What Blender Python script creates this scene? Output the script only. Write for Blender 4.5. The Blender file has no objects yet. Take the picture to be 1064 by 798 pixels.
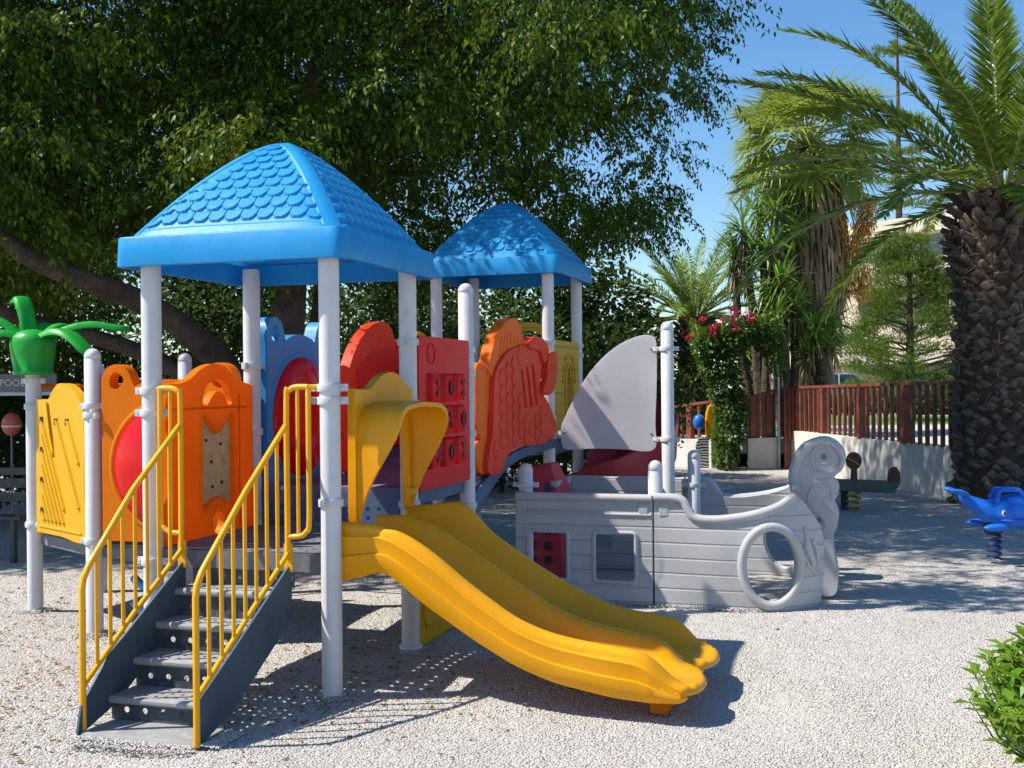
import bpy, bmesh, math, random
import numpy as np
from mathutils import Vector, Matrix, geometry
random.seed(7); RNG = np.random.default_rng(7)
SC = bpy.context.scene; COL = SC.collection
R = math.radians

# ------------------------------------------------------------------ camera
CAM = Vector((2.8359, -5.761, 1.7325)); YAW, PITCH, ROLL, FPX = 0.2983, 0.0008, -0.0098, 1180.14
FW = Vector((-math.sin(YAW)*math.cos(PITCH), math.cos(YAW)*math.cos(PITCH), math.sin(PITCH)))
_r = Vector((math.cos(YAW), math.sin(YAW), 0)); _u = _r.cross(FW)
RT = _r*math.cos(ROLL) + _u*math.sin(ROLL); UP = -_r*math.sin(ROLL) + _u*math.cos(ROLL)
cd = bpy.data.cameras.new('camera'); cam = bpy.data.objects.new('camera', cd); COL.objects.link(cam)
M = Matrix((RT, UP, -FW)).transposed().to_4x4(); M.translation = CAM; cam.matrix_world = M
cd.sensor_width = 36; cd.lens = FPX/1064*36; cd.clip_start = 0.05; cd.clip_end = 3000
SC.camera = cam
# ------------------------------------------------------------------ sky, sun, exposure
SUN = Vector((-0.735, -0.30, 1.0)).normalized()
w = bpy.data.worlds.new('World'); SC.world = w; w.use_nodes = True
nt = w.node_tree; bg = nt.nodes['Background']
sky = nt.nodes.new('ShaderNodeTexSky'); sky.sky_type = 'NISHITA'; sky.sun_disc = False
sky.sun_elevation = math.asin(SUN.z); sky.sun_rotation = math.atan2(SUN.x, SUN.y)
sky.air_density = 1.0; sky.dust_density = 0.1; sky.ozone_density = 3.0
hs = nt.nodes.new('ShaderNodeHueSaturation'); hs.inputs['Saturation'].default_value = 1.22
nt.links.new(sky.outputs[0], hs.inputs['Color']); nt.links.new(hs.outputs[0], bg.inputs[0]); bg.inputs[1].default_value = 0.118
sl = bpy.data.lights.new('sun', 'SUN'); sl.energy = 5.0; sl.angle = R(0.53); sl.color = (1.0, 0.94, 0.84)
so = bpy.data.objects.new('sun', sl); COL.objects.link(so); so.location = (-8, -4, 14)
so.rotation_euler = (-SUN).to_track_quat('-Z', 'Y').to_euler()
vs = SC.view_settings; vs.view_transform = 'Standard'; vs.look = 'None'; vs.exposure = 0.56; vs.gamma = 1; vs.use_curve_mapping = False
SC.render.engine = 'CYCLES'
SC.cycles.max_bounces = 8; SC.cycles.transparent_max_bounces = 6; SC.cycles.diffuse_bounces = 3

def at(px, py, D):
    return CAM + (FW + RT*((px-532)/FPX) - UP*((py-399)/FPX))*D
def proj(P):
    d = P - np.array(CAM); z = d @ np.array(FW)
    return 532+FPX*(d @ np.array(RT))/z, 399-FPX*(d @ np.array(UP))/z, z

# ------------------------------------------------------------------ materials
def srgb(h):
    v = [int(h[i:i+2], 16)/255 for i in (0, 2, 4)]
    return tuple(c/12.92 if c <= .04045 else ((c+.055)/1.055)**2.4 for c in v)
def newmat(name):
    m = bpy.data.materials.new(name); m.use_nodes = True
    return m, m.node_tree, m.node_tree.nodes['Principled BSDF']
def N(t, kind, **kw):
    n = t.nodes.new(kind)
    for k, v in kw.items():
        if k in n.inputs.keys() if hasattr(n.inputs, 'keys') else False: n.inputs[k].default_value = v
        else: setattr(n, k, v)
    return n
def mixc(t, fac, a, b):
    n = t.nodes.new('ShaderNodeMix'); n.data_type = 'RGBA'
    for sock, v in ((n.inputs[0], fac), (n.inputs[6], a), (n.inputs[7], b)):
        if isinstance(v, bpy.types.NodeSocket): t.links.new(v, sock)
        elif isinstance(v, (int, float)): sock.default_value = v
        else: sock.default_value = (*v[:3], 1)
    return n.outputs[2]
def noise(t, scale, detail=3, rough=.55, vec=None):
    n = t.nodes.new('ShaderNodeTexNoise'); n.inputs['Scale'].default_value = scale
    n.inputs['Detail'].default_value = detail; n.inputs['Roughness'].default_value = rough
    if vec is not None: t.links.new(vec, n.inputs['Vector'])
    return n
def ramp(t, sock, stops):
    n = t.nodes.new('ShaderNodeValToRGB'); e = n.color_ramp.elements
    while len(e) < len(stops): e.new(0.5)
    for el, (p, c) in zip(e, stops):
        el.position = p; el.color = (*c, 1) if len(c) == 3 else c
    t.links.new(sock, n.inputs[0]); return n.outputs[0]
def g(v): return (v, v, v)
def coords(t, which='Object'):
    return t.nodes.new('ShaderNodeTexCoord').outputs[which]
def bump(t, p, hsock, strength, dist=.01, prev=None):
    b = t.nodes.new('ShaderNodeBump'); b.inputs['Strength'].default_value = strength; b.inputs['Distance'].default_value = dist
    t.links.new(hsock, b.inputs['Height'])
    if prev is not None: t.links.new(prev, b.inputs['Normal'])
    if p is not None: t.links.new(b.outputs[0], p.inputs['Normal'])
    return b.outputs[0]
def mathn(t, op, a, b=None):
    n = t.nodes.new('ShaderNodeMath'); n.operation = op
    for i, v in enumerate((a, b)):
        if v is None: continue
        if isinstance(v, bpy.types.NodeSocket): t.links.new(v, n.inputs[i])
        else: n.inputs[i].default_value = v
    return n.outputs[0]
def plastic(name, c, rough=.36, dirt=.25, trans=0, sss=0, plank=None, dirtcol=(.20, .17, .13), spec=.3, fade=.06, scuff_=.20):
    m, t, p = newmat(name); co = coords(t)
    n1 = noise(t, 2.3, 4, .6, co); n2 = noise(t, 14, 5, .7, co); n3 = noise(t, 160, 2, .5, co)
    faded = tuple(min(1, x*(1-fade)+fade*.75) for x in c); deep = tuple(x*.86 for x in c)
    base = mixc(t, ramp(t, n1.outputs[0], [(.3, g(0)), (.7, g(1))]), deep, faded)
    d = mathn(t, 'MULTIPLY', ramp(t, n2.outputs[0], [(.52, g(0)), (.78, g(1))]), dirt)
    col = mixc(t, d, base, dirtcol)
    n5 = noise(t, 30, 8, .85, co); n6 = noise(t, 3.1, 2, .5, co)
    scuff = mathn(t, 'MULTIPLY', mathn(t, 'MULTIPLY', ramp(t, n5.outputs[0], [(.56, g(0)), (.66, g(1))]), ramp(t, n6.outputs[0], [(.42, g(0)), (.62, g(1))])), scuff_)
    col = mixc(t, scuff, col, tuple(min(.85, x*.7+.22) for x in c))
    t.links.new(col, p.inputs['Base Color'])
    t.links.new(ramp(t, n2.outputs[0], [(.25, g(rough*.8)), (.75, g(min(1, rough*1.5)))]), p.inputs['Roughness'])
    p.inputs['Specular IOR Level'].default_value = spec
    nrm = bump(t, p, n3.outputs[0], .06, .002)
    nrm = bump(t, p, n1.outputs[0], .12, .02, nrm)
    if plank:
        step, off, axis = plank
        s = t.nodes.new('ShaderNodeSeparateXYZ'); t.links.new(coords(t), s.inputs[0])
        fr = mathn(t, 'FRACT', mathn(t, 'DIVIDE', mathn(t, 'ADD', s.outputs[axis], off), step))
        tri = mathn(t, 'ABSOLUTE', mathn(t, 'SUBTRACT', fr, .5))
        hgt = ramp(t, tri, [(0, g(0)), (.045, g(.15)), (.08, g(1)), (1, g(1))])
        bump(t, p, hgt, .9, .008, nrm)
    if trans:
        tr = t.nodes.new('ShaderNodeBsdfTranslucent'); t.links.new(col, tr.inputs[0])
        mx = t.nodes.new('ShaderNodeMixShader'); mx.inputs[0].default_value = trans
        t.links.new(p.outputs[0], mx.inputs[1]); t.links.new(tr.outputs[0], mx.inputs[2])
        t.links.new(mx.outputs[0], t.nodes['Material Output'].inputs[0])
    return m
def leafmat(name, cols, rough=.42, trans=.3, tcol=None, spec=.4):
    m, t, p = newmat(name)
    geo = t.nodes.new('ShaderNodeNewGeometry')
    k = len(cols)
    c = ramp(t, geo.outputs['Random Per Island'], [(i/(k-1), cc) for i, cc in enumerate(cols)])
    t.links.new(c, p.inputs['Base Color']); p.inputs['Roughness'].default_value = rough
    p.inputs['Specular IOR Level'].default_value = spec
    tr = t.nodes.new('ShaderNodeBsdfTranslucent')
    tc = mixc(t, .6, c, tcol or (.30, .42, .03)); t.links.new(tc, tr.inputs[0])
    mx = t.nodes.new('ShaderNodeMixShader'); mx.inputs[0].default_value = trans
    t.links.new(p.outputs[0], mx.inputs[1]); t.links.new(tr.outputs[0], mx.inputs[2])
    t.links.new(mx.outputs[0], t.nodes['Material Output'].inputs[0])
    return m
def rough_mat(name, c1, c2, scale=8, rough=.85, bstr=.4, bdist=.02, c3=None):
    m, t, p = newmat(name); co = coords(t)
    n1 = noise(t, scale, 6, .65, co); n2 = noise(t, scale*7, 4, .6, co)
    st = [(.3, c1), (.68, c2)] + ([(.85, c3)] if c3 else [])
    t.links.new(ramp(t, n1.outputs[0], st), p.inputs['Base Color']); p.inputs['Roughness'].default_value = rough
    nrm = bump(t, p, n1.outputs[0], bstr, bdist); bump(t, p, n2.outputs[0], bstr*.6, bdist*.3, nrm)
    return m

MT = {}
MT['post'] = plastic('post_white', (.66, .66, .67), .33, .22, dirtcol=(.36, .33, .27), fade=.02)
MT['clamp'] = plastic('clamp_white', (.62, .62, .62), .42, .25, fade=.02)
MT['bolt'] = plastic('bolt_steel', (.16, .16, .17), .35, .2)
MT['blue_roof'] = plastic('roof_blue', (.012, .34, .74), .36, .10, trans=.22, dirtcol=(.10, .25, .45), fade=.03)
MT['blue'] = plastic('panel_blue', (.02, .25, .56), .38, .12)
MT['skyblue'] = plastic('rung_blue', (.05, .32, .62), .4, .2)
MT['yellow'] = plastic('slide_yellow', (.95, .41, .002), .27, .10, trans=.12, dirtcol=(.42, .22, .03), fade=.015)
MT['yellow_dull'] = plastic('panel_yellow', (.88, .50, .006), .38, .14, trans=.3, dirtcol=(.40, .24, .04), fade=.02)
MT['house_yellow'] = plastic('house_yellow', (.62, .36, .02), .45, .2, plank=(.115, .02, 2), fade=.02)
MT['rail'] = plastic('rail_yellow', (.88, .42, .004), .30, .15, dirtcol=(.40, .22, .04), fade=.02)
MT['orange'] = plastic('panel_orange', (.94, .265, .003), .38, .14, spec=.14, scuff_=.08, trans=.42, dirtcol=(.42, .13, .03), fade=.02)
MT['orange_fish'] = plastic('fish_orange', (.80, .046, .010), .42, .16, spec=.14, scuff_=.08, dirtcol=(.40, .10, .05), fade=.03)
MT['tail_orange'] = plastic('tail_orange', (.90, .15, .006), .42, .12, spec=.14, scuff_=.08, dirtcol=(.45, .10, .03), fade=.02)
MT['red'] = plastic('panel_red', (.68, .006, .012), .30, .10, spec=.14, scuff_=.08, dirtcol=(.30, .03, .03), fade=.015)
MT['dome'] = plastic('dome_red', (.72, .005, .008), .16, .05, dirtcol=(.30, .03, .03), fade=.01, trans=.15)
MT['red_slide'] = plastic('slide_red', (.40, .012, .022), .30, .15, dirtcol=(.25, .04, .04))
MT['pink_red'] = plastic('climber_red', (.50, .018, .055), .45, .25, dirtcol=(.40, .16, .18), fade=.05)
MT['ship'] = plastic('ship_grey', (.47, .47, .475), .42, .22, plank=(.118, .045, 2), dirtcol=(.27, .25, .22), fade=.03)
MT['ship_plain'] = plastic('ship_grey_plain', (.47, .47, .475), .42, .22, dirtcol=(.27, .25, .22), fade=.03)
MT['sail'] = plastic('sail_white', (.86, .83, .85), .5, .06, fade=.02, trans=.5)
MT['purple'] = plastic('deck_purple', (.13, .105, .19), .55, .3)
MT['deck'] = plastic('deck_slate', (.14, .15, .165), .6, .5, dirtcol=(.33, .32, .30))
MT['deckblue'] = plastic('deck_edge_blue', (.055, .10, .20), .5, .25)
MT['stair'] = plastic('stair_slate', (.27, .275, .275), .6, .95, dirtcol=(.40, .40, .385), fade=.12)
MT['riser'] = plastic('riser_slate', (.040, .052, .066), .5, .6, dirtcol=(.26, .27, .26))
MT['stringer'] = plastic('stringer_blue', (.040, .080, .115), .45, .2, dirtcol=(.12, .13, .14))
MT['green'] = plastic('palm_green', (.008, .34, .030), .34, .10, dirtcol=(.05, .22, .05), fade=.02)
MT['black'] = plastic('black', (.012, .012, .014), .5, .1)
MT['glass'] = plastic('scratched_window', (.55, .44, .26), .30, .7, dirtcol=(.16, .12, .08), trans=.3)
MT['whale'] = plastic('whale_blue', (.012, .15, .66), .32, .08, dirtcol=(.05, .15, .4), fade=.02)
MT['whale_belly'] = plastic('whale_belly', (.55, .52, .66), .4, .1)
MT['spring_blue'] = plastic('spring_blue', (.015, .03, .17), .4, .1)
MT['spring_yellow'] = plastic('spring_yellow', (.50, .33, .03), .45, .3)
MT['brown_board'] = rough_mat('brown_board', (.045, .014, .010), (.085, .028, .018), 12, .6, .1)
MT['green_board'] = rough_mat('green_board', (.035, .06, .045), (.075, .10, .075), 9, .6, .1)
MT['fence'] = rough_mat('fence_stain', (.13, .030, .017), (.27, .078, .042), 5, .55, .25, .01)
MT['wall'] = rough_mat('wall_paint', (.56, .54, .49), (.68, .66, .61), 2.2, .85, .3, .02, c3=(.48, .45, .39))
MT['concrete'] = rough_mat('path', (.42, .40, .37), (.55, .53, .49), 3, .9, .2)
MT['asphalt'] = rough_mat('asphalt', (.045, .045, .047), (.07, .07, .07), 10, .9, .2)
MT['lawn'] = rough_mat('lawn', (.07, .16, .02), (.14, .26, .035), 20, .9, .6, .05)
MT['building'] = rough_mat('building_render', (.56, .47, .35), (.66, .57, .44), 1.2, .85, .1)
MT['building_shade'] = rough_mat('building_brown', (.24, .16, .095), (.32, .21, .12), 1.5, .7, .1)
MT['bark'] = rough_mat('bark', (.040, .028, .020), (.13, .098, .070), 5, .95, 1.0, .12, c3=(.20, .165, .125))
MT['palmbark'] = rough_mat('palm_boots', (.070, .055, .042), (.18, .14, .105), 6, .9, .9, .04, c3=(.28, .235, .18))
MT['palmcore'] = rough_mat('palm_trunk', (.035, .025, .018), (.09, .06, .04), 9, .95, .9, .05)
MT['skirt'] = leafmat('dry_thatch', [(.16, .11, .065), (.32, .23, .14), (.46, .35, .21)], .8, .15, (.3, .2, .1))
MT['fruit'] = leafmat('fruit_stalks', [(.46, .24, .02), (.62, .34, .03), (.40, .17, .02)], .7, .2, (.5, .3, .05))
MT['rachis'] = plastic('rachis', (.30, .33, .08), .5, .2)
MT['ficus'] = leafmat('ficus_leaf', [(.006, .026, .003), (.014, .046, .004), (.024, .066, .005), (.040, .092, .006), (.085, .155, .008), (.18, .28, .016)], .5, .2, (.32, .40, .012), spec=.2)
MT['phoenix'] = leafmat('phoenix_leaf', [(.085, .18, .022), (.15, .26, .030), (.25, .35, .05)], .34, .30, (.34, .42, .05))
MT['fan'] = leafmat('fan_leaf', [(.14, .24, .03), (.24, .34, .05), (.36, .43, .09)], .36, .34, (.40, .44, .07))
MT['yucca'] = leafmat('yucca_leaf', [(.09, .22, .035), (.17, .32, .05), (.29, .43, .09)], .34, .26, (.30, .42, .06))
MT['conifer'] = leafmat('conifer_leaf', [(.045, .11, .012), (.09, .16, .016), (.16, .23, .024)], .6, .25, (.28, .33, .03))
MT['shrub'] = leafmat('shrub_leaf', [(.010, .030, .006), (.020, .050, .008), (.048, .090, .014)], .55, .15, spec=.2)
MT['hedge'] = leafmat('hedge_leaf', [(.07, .17, .016), (.12, .25, .02), (.20, .33, .035)], .36, .34, (.42, .60, .04))
MT['vine'] = leafmat('vine_leaf', [(.022, .07, .012), (.045, .11, .018), (.085, .16, .03)], .4, .26)
MT['bract'] = leafmat('pink_bract', [(.52, .010, .07), (.60, .02, .12), (.48, .01, .03)], .6, .3, (.6, .02, .15))
MT['litter'] = leafmat('dry_leaf', [(.16, .075, .025), (.30, .15, .05), (.40, .26, .11)], .8, .1)
MT['pebble'] = leafmat('pebble', [(.41, .39, .365), (.515, .49, .46), (.585, .565, .535), (.46, .42, .37), (.545, .525, .495)], .85, 0.0, spec=.2)
MT['sign'] = plastic('sign_grey', (.16, .17, .17), .5, .2)
MT['letter'] = plastic('letter_white', (.7, .7, .7), .5, .1)
MT['bench'] = rough_mat('bench_slat', (.045, .045, .042), (.09, .09, .085), 10, .7, .2)
MT['orange_red'] = plastic('float_red', (.55, .10, .05), .4, .1)
MT['car_blue'] = plastic('car_blue', (.02, .045, .22), .2, .05)
MT['car_silver'] = plastic('car_silver', (.42, .43, .44), .25, .05)
MT['car_white'] = plastic('car_white', (.58, .58, .58), .25, .05)
MT['carglass'] = plastic('car_glass', (.03, .045, .05), .08, .0)
MT['tyre'] = plastic('tyre', (.02, .02, .02), .8, .2)
MT['lamp'] = plastic('headlamp', (.6, .6, .6), .15, .05)
MT['tail_lamp'] = plastic('tail_lamp', (.4, .01, .01), .2, .05)

def zebra():
    m, t, p = newmat('zebra'); wv = t.nodes.new('ShaderNodeTexWave'); wv.inputs['Scale'].default_value = 5.5
    wv.inputs['Distortion'].default_value = 5; wv.bands_direction = 'Z'; t.links.new(coords(t), wv.inputs[0])
    t.links.new(ramp(t, wv.outputs[0], [(.48, g(.015)), (.52, g(.7))]), p.inputs[0]); return m
MT['zebra'] = zebra()

def gravel():
    m, t, p = newmat('gravel'); co = coords(t)
    v = t.nodes.new('ShaderNodeTexVoronoi'); v.inputs['Scale'].default_value = 66; t.links.new(co, v.inputs['Vector'])
    v2 = t.nodes.new('ShaderNodeTexVoronoi'); v2.inputs['Scale'].default_value = 120; t.links.new(co, v2.inputs['Vector'])
    s = t.nodes.new('ShaderNodeSeparateColor'); t.links.new(v.outputs['Color'], s.inputs[0])
    c1 = ramp(t, s.outputs[0], [(0, (.37, .352, .325)), (.25, (.475, .455, .425)), (.6, (.555, .535, .505)), (.86, (.49, .455, .41)), (1, (.615, .595, .565))])
    nb = noise(t, .55, 4, .6, co); nb2 = noise(t, 5, 4, .7, co)
    c2 = mixc(t, mathn(t, 'MULTIPLY', ramp(t, nb.outputs[0], [(.42, g(0)), (.68, g(1))]), .30), c1, (.40, .33, .25))
    c3 = mixc(t, mathn(t, 'MULTIPLY', ramp(t, nb2.outputs[0], [(.5, g(0)), (.75, g(1))]), .22), c2, (.34, .30, .26))
    t.links.new(c3, p.inputs[0]); p.inputs['Roughness'].default_value = .9; p.inputs['Specular IOR Level'].default_value = .2
    h1 = ramp(t, v.outputs['Distance'], [(0, g(1)), (.55, g(.35)), (.8, g(0))])
    n1 = bump(t, p, h1, 1.0, .012)
    n2 = bump(t, p, v2.outputs['Distance'], .5, .005, n1)
    n4 = noise(t, 9, 3, .6, co); bump(t, p, n4.outputs[0], .6, .05, n2)
    return m
MT['gravel'] = gravel()

# ------------------------------------------------------------------ builders
def root_loc(o):
    v = Vector((0, 0, 0))
    while o is not None: v = v + o.location; o = o.parent
    return v
def tag(o, label=None, cat=None, group=None, kind=None):
    if label: o['label'] = label
    if cat: o['category'] = cat
    if group: o['group'] = group
    if kind: o['kind'] = kind
    return o
def thing(name, label, cat, loc=(0, 0, 0), group=None):
    o = bpy.data.objects.new(name, None); COL.objects.link(o); o.location = loc; o.empty_display_size = .2
    return tag(o, label, cat, group)
def place(name, me, mat, parent, label=None):
    me.materials.append(MT[mat] if isinstance(mat, str) else mat)
    o = bpy.data.objects.new(name, me); COL.objects.link(o)
    if parent: o.parent = parent
    if label: o['label'] = label
    return o
def obj(name, bm, mat, parent=None, bevel=0, seg=2, angle=38, label=None, origin=None, smooth=True):
    off = root_loc(parent) if parent else Vector(origin or (0, 0, 0))
    bmesh.ops.translate(bm, vec=-off, verts=bm.verts)
    bmesh.ops.recalc_face_normals(bm, faces=bm.faces)
    me = bpy.data.meshes.new(name); bm.to_mesh(me); bm.free()
    if smooth:
        me.polygons.foreach_set('use_smooth', [True]*len(me.polygons))
        if not bevel: me.set_sharp_from_angle(angle=R(angle))
    o = place(name, me, mat, parent, label)
    if origin and not parent: o.location = origin
    if bevel:
        b = o.modifiers.new('bevel', 'BEVEL'); b.width = bevel; b.segments = seg; b.limit_method = 'ANGLE'
        b.angle_limit = R(34); b.harden_normals = True; b.use_clamp_overlap = True
    return o
def B(): return bmesh.new()
def box(bm, c, s, rot=None):
    m = Matrix.Translation(c) @ (rot.to_4x4() if rot else Matrix.Identity(4)) @ Matrix.Diagonal((*s, 1))
    return bmesh.ops.create_cube(bm, size=1, matrix=m)['verts']
def bar(bm, p0, p1, w, h, up=(0, 0, 1)):
    p0, p1 = Vector(p0), Vector(p1); d = p1-p0; x = d.normalized(); z = Vector(up); y = z.cross(x)
    if y.length < 1e-4: y = Vector((0, 1, 0)).cross(x)
    y.normalize(); z = x.cross(y)
    box(bm, (p0+p1)/2, (d.length, w, h), Matrix((x, y, z)).transposed())
def ell(bm, c, r, rot=None, u=20, v=12):
    m = Matrix.Translation(c) @ (rot.to_4x4() if rot else Matrix.Identity(4)) @ Matrix.Diagonal((*r, 1))
    return bmesh.ops.create_uvsphere(bm, u_segments=u, v_segments=v, radius=1, matrix=m)['verts']
def loft(bm, rings, closed=True, caps=True):
    vr = [[bm.verts.new(p) for p in r] for r in rings]; n = len(rings[0])
    for a, b in zip(vr, vr[1:]):
        for i in range(n if closed else n-1):
            j = (i+1) % n; bm.faces.new((a[i], a[j], b[j], b[i]))
    if caps and closed:
        bm.faces.new(vr[0][::-1]); bm.faces.new(vr[-1])
    return vr
def tube(bm, pts, r, seg=8, caps=True, flat=None):
    pts = [Vector(p) for p in pts]; n = len(pts); rings = []
    rs = r if hasattr(r, '__len__') else [r]*n
    t0 = (pts[1]-pts[0]).normalized(); a = Vector((0, 0, 1)) if abs(t0.z) < .9 else Vector((1, 0, 0))
    x = (a - t0*a.dot(t0)).normalized()
    for i, p in enumerate(pts):
        t = (pts[min(i+1, n-1)] - pts[max(i-1, 0)]).normalized()
        x = (x - t*x.dot(t)).normalized(); y = t.cross(x)
        rings.append([p + (x*math.cos(2*math.pi*k/seg)*(flat or 1) + y*math.sin(2*math.pi*k/seg))*rs[i] for k in range(seg)])
    loft(bm, rings, True, caps)
def lathe(bm, prof, c, seg=24, caps=True):
    c = Vector(c)
    loft(bm, [[c+Vector((r*math.cos(2*math.pi*k/seg), r*math.sin(2*math.pi*k/seg), z)) for k in range(seg)] for r, z in prof], True, caps)
def spl(pts, n=8, closed=True):
    P = [np.array(p, float) for p in pts]; out = []; m = len(P)
    for i in range(m if closed else m-1):
        if closed: p0, p1, p2, p3 = P[i-1], P[i], P[(i+1) % m], P[(i+2) % m]
        else: p0, p1, p2, p3 = P[max(i-1, 0)], P[i], P[i+1], P[min(i+2, m-1)]
        for k in range(n):
            t = k/n
            out.append(.5*((2*p1)+(-p0+p2)*t+(2*p0-5*p1+4*p2-p3)*t*t+(-p0+3*p1-3*p2+p3)*t**3))
    if not closed: out.append(P[-1])
    return [tuple(float(v) for v in o) for o in out]
def fillet(pts, r, n=5):
    out = []; m = len(pts)
    for i in range(m):
        a, b, c = (np.array(pts[(i+k) % m], float) for k in (-1, 0, 1))
        rr = r[i] if hasattr(r, '__len__') else r
        d1, d2 = a-b, c-b; l1, l2 = np.hypot(*d1), np.hypot(*d2); k = min(rr, l1*.49, l2*.49)
        if k < 1e-5: out.append(tuple(b)); continue
        p, q = b+d1/l1*k, b+d2/l2*k
        for j in range(n+1):
            t = j/n; out.append(tuple((1-t)**2*p+2*t*(1-t)*b+t*t*q))
    return out
def circ(cx, cy, rx, ry=None, n=24):
    ry = ry or rx
    return [(cx+rx*math.cos(2*math.pi*k/n), cy+ry*math.sin(2*math.pi*k/n)) for k in range(n)]
def inside(pt, poly):
    x, y = pt; c = False; j = len(poly)-1
    for i in range(len(poly)):
        (xi, yi), (xj, yj) = poly[i], poly[j]
        if (yi > y) != (yj > y) and x < (xj-xi)*(y-yi)/(yj-yi)+xi: c = not c
        j = i
    return c
def tri2d(outer, holes=(), grid=0):
    vs = []; es = []
    for lp in [outer, *holes]:
        b = len(vs); n = len(lp); vs += [Vector(p) for p in lp]; es += [(b+i, b+(i+1) % n) for i in range(n)]
    if grid:
        xs = [p[0] for p in outer]; ys = [p[1] for p in outer]; arr = np.array([v[:] for v in vs])
        x = min(xs)
        row = 0
        while x < max(xs):
            y = min(ys) + (grid/2 if row % 2 else 0)
            while y < max(ys):
                if inside((x, y), outer) and not any(inside((x, y), h) for h in holes) and ((arr-np.array((x, y)))**2).sum(1).min() > (grid*.45)**2:
                    vs.append(Vector((x, y)))
                y += grid
            x += grid*.87; row += 1
    V, _, F, *_ = geometry.delaunay_2d_cdt(vs, es, [], 0, 1e-6)
    out = []
    for f in F:
        c = sum((V[i] for i in f), Vector((0, 0)))/len(f)
        if inside(c, outer) and not any(inside(c, h) for h in holes): out.append(f)
    return V, out
def prism(bm, outer, th, O, U, V_, holes=(), grid=0, dissolve=True, warp=None):
    """plate with a real thickness: outline in (u,v) at O, from -th/2 to th/2 along U x V"""
    O, U, V_ = Vector(O), Vector(U), Vector(V_); n = U.cross(V_).normalized()
    V, F = tri2d(outer, holes, grid)
    used = {}; nf = []
    def vert(i):
        if i not in used:
            p = O+U*V[i][0]+V_*V[i][1]-n*th/2
            used[i] = bm.verts.new(p)
        return used[i]
    for f in F:
        try: nf.append(bm.faces.new([vert(i) for i in f]))
        except ValueError: pass
    if dissolve and not grid:
        ed = list({e for f in nf for e in f.edges if len(e.link_faces) == 2})
        before = set(bm.faces) - set(nf)
        bmesh.ops.dissolve_limit(bm, angle_limit=.01, use_dissolve_boundaries=False, verts=list(used.values()), edges=ed)
        nf = [f for f in bm.faces if f not in before]
    ex = bmesh.ops.extrude_face_region(bm, geom=nf, use_keep_orig=True)
    nv = [x for x in ex['geom'] if isinstance(x, bmesh.types.BMVert)]
    bmesh.ops.translate(bm, vec=n*th, verts=nv)
    return nv
X, Y, Z = Vector((1, 0, 0)), Vector((0, 1, 0)), Vector((0, 0, 1))

def bulk(name, verts, faces, mat, parent=None, label=None, smooth=False):
    """fast mesh from arrays; verts (n,3), faces (m,k)"""
    verts = np.asarray(verts, np.float32)
    if parent: verts = verts - np.array(root_loc(parent), np.float32)
    me = bpy.data.meshes.new(name); n, m, k = len(verts), len(faces), faces.shape[1]
    me.vertices.add(n); me.vertices.foreach_set('co', verts.ravel())
    me.loops.add(m*k); me.loops.foreach_set('vertex_index', np.asarray(faces, np.int32).ravel())
    me.polygons.add(m); me.polygons.foreach_set('loop_start', np.arange(0, m*k, k, dtype=np.int32))
    if smooth: me.polygons.foreach_set('use_smooth', np.ones(m, bool))
    me.update(calc_edges=True)
    return place(name, me, mat, parent, label)
def nrm(a): return a/np.maximum(np.linalg.norm(a, axis=-1, keepdims=True), 1e-9)
def leaf_arrays(P, D, Nn, L, Wd, mid=.45, fold=.0, curl=0.0):
    """folded pointed leaves, one quad pair each"""
    D = nrm(D); S = nrm(np.cross(D, Nn)); Nn = np.cross(S, D)
    L = np.broadcast_to(L, (len(P),))[:, None]; Wd = np.broadcast_to(Wd, (len(P),))[:, None]
    m = P+D*L*mid
    v = np.stack([P, m+S*Wd/2+Nn*Wd*fold, P+D*L-Nn*L*curl, m-S*Wd/2+Nn*Wd*fold], 1).reshape(-1, 3)
    f = np.arange(len(P)*4).reshape(-1, 4)
    return v, f
def merge(parts):
    vs, fs, o = [], [], 0
    for v, f in parts: vs.append(v); fs.append(f+o); o += len(v)
    return np.concatenate(vs), np.concatenate(fs)
def rdir(n, rng=RNG): return nrm(rng.normal(size=(n, 3)))
# ================================================================== setting
def axis(lo, hi, step, far):
    a = list(np.arange(lo, hi+1e-6, step)); g_ = step
    while a[-1] < far: g_ *= 1.5; a.append(a[-1]+g_)
    g_ = step; b = []
    x = lo
    while x > -far: g_ *= 1.5; x -= g_; b.append(x)
    return np.array(b[::-1]+a)
gx, gy = axis(-9, 9, .12, 700), axis(-7, 24, .12, 700)
GX, GY = np.meshgrid(gx, gy)
def ground_z(x, y):
    f = np.clip(1-np.maximum(np.abs(x)/14, np.abs(y-6)/24), 0, 1)
    scoop = -.045*np.exp(-((x-2.2)**2/.10+(y-.6)**2/.22))+.022*np.exp(-((x-2.75)**2/.08+(y-.6)**2/.3))-.03*np.exp(-((x+.6)**2/.12+(y+1.25)**2/.06))
    return scoop+f*(.012*np.sin(1.7*x+.6*y+1)+.010*np.sin(2.9*y-1.3*x)+.006*np.sin(6.1*x+2)*np.sin(5.3*y))-.012
gv = np.stack([GX, GY, ground_z(GX, GY)], -1).reshape(-1, 3)
nx, ny = len(gx), len(gy); ii = np.arange(nx*ny).reshape(ny, nx)
gf = np.stack([ii[:-1, :-1], ii[:-1, 1:], ii[1:, 1:], ii[1:, :-1]], -1).reshape(-1, 4)
tag(bulk('gravel_ground', gv, gf, 'gravel', smooth=True), kind='structure')

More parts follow.
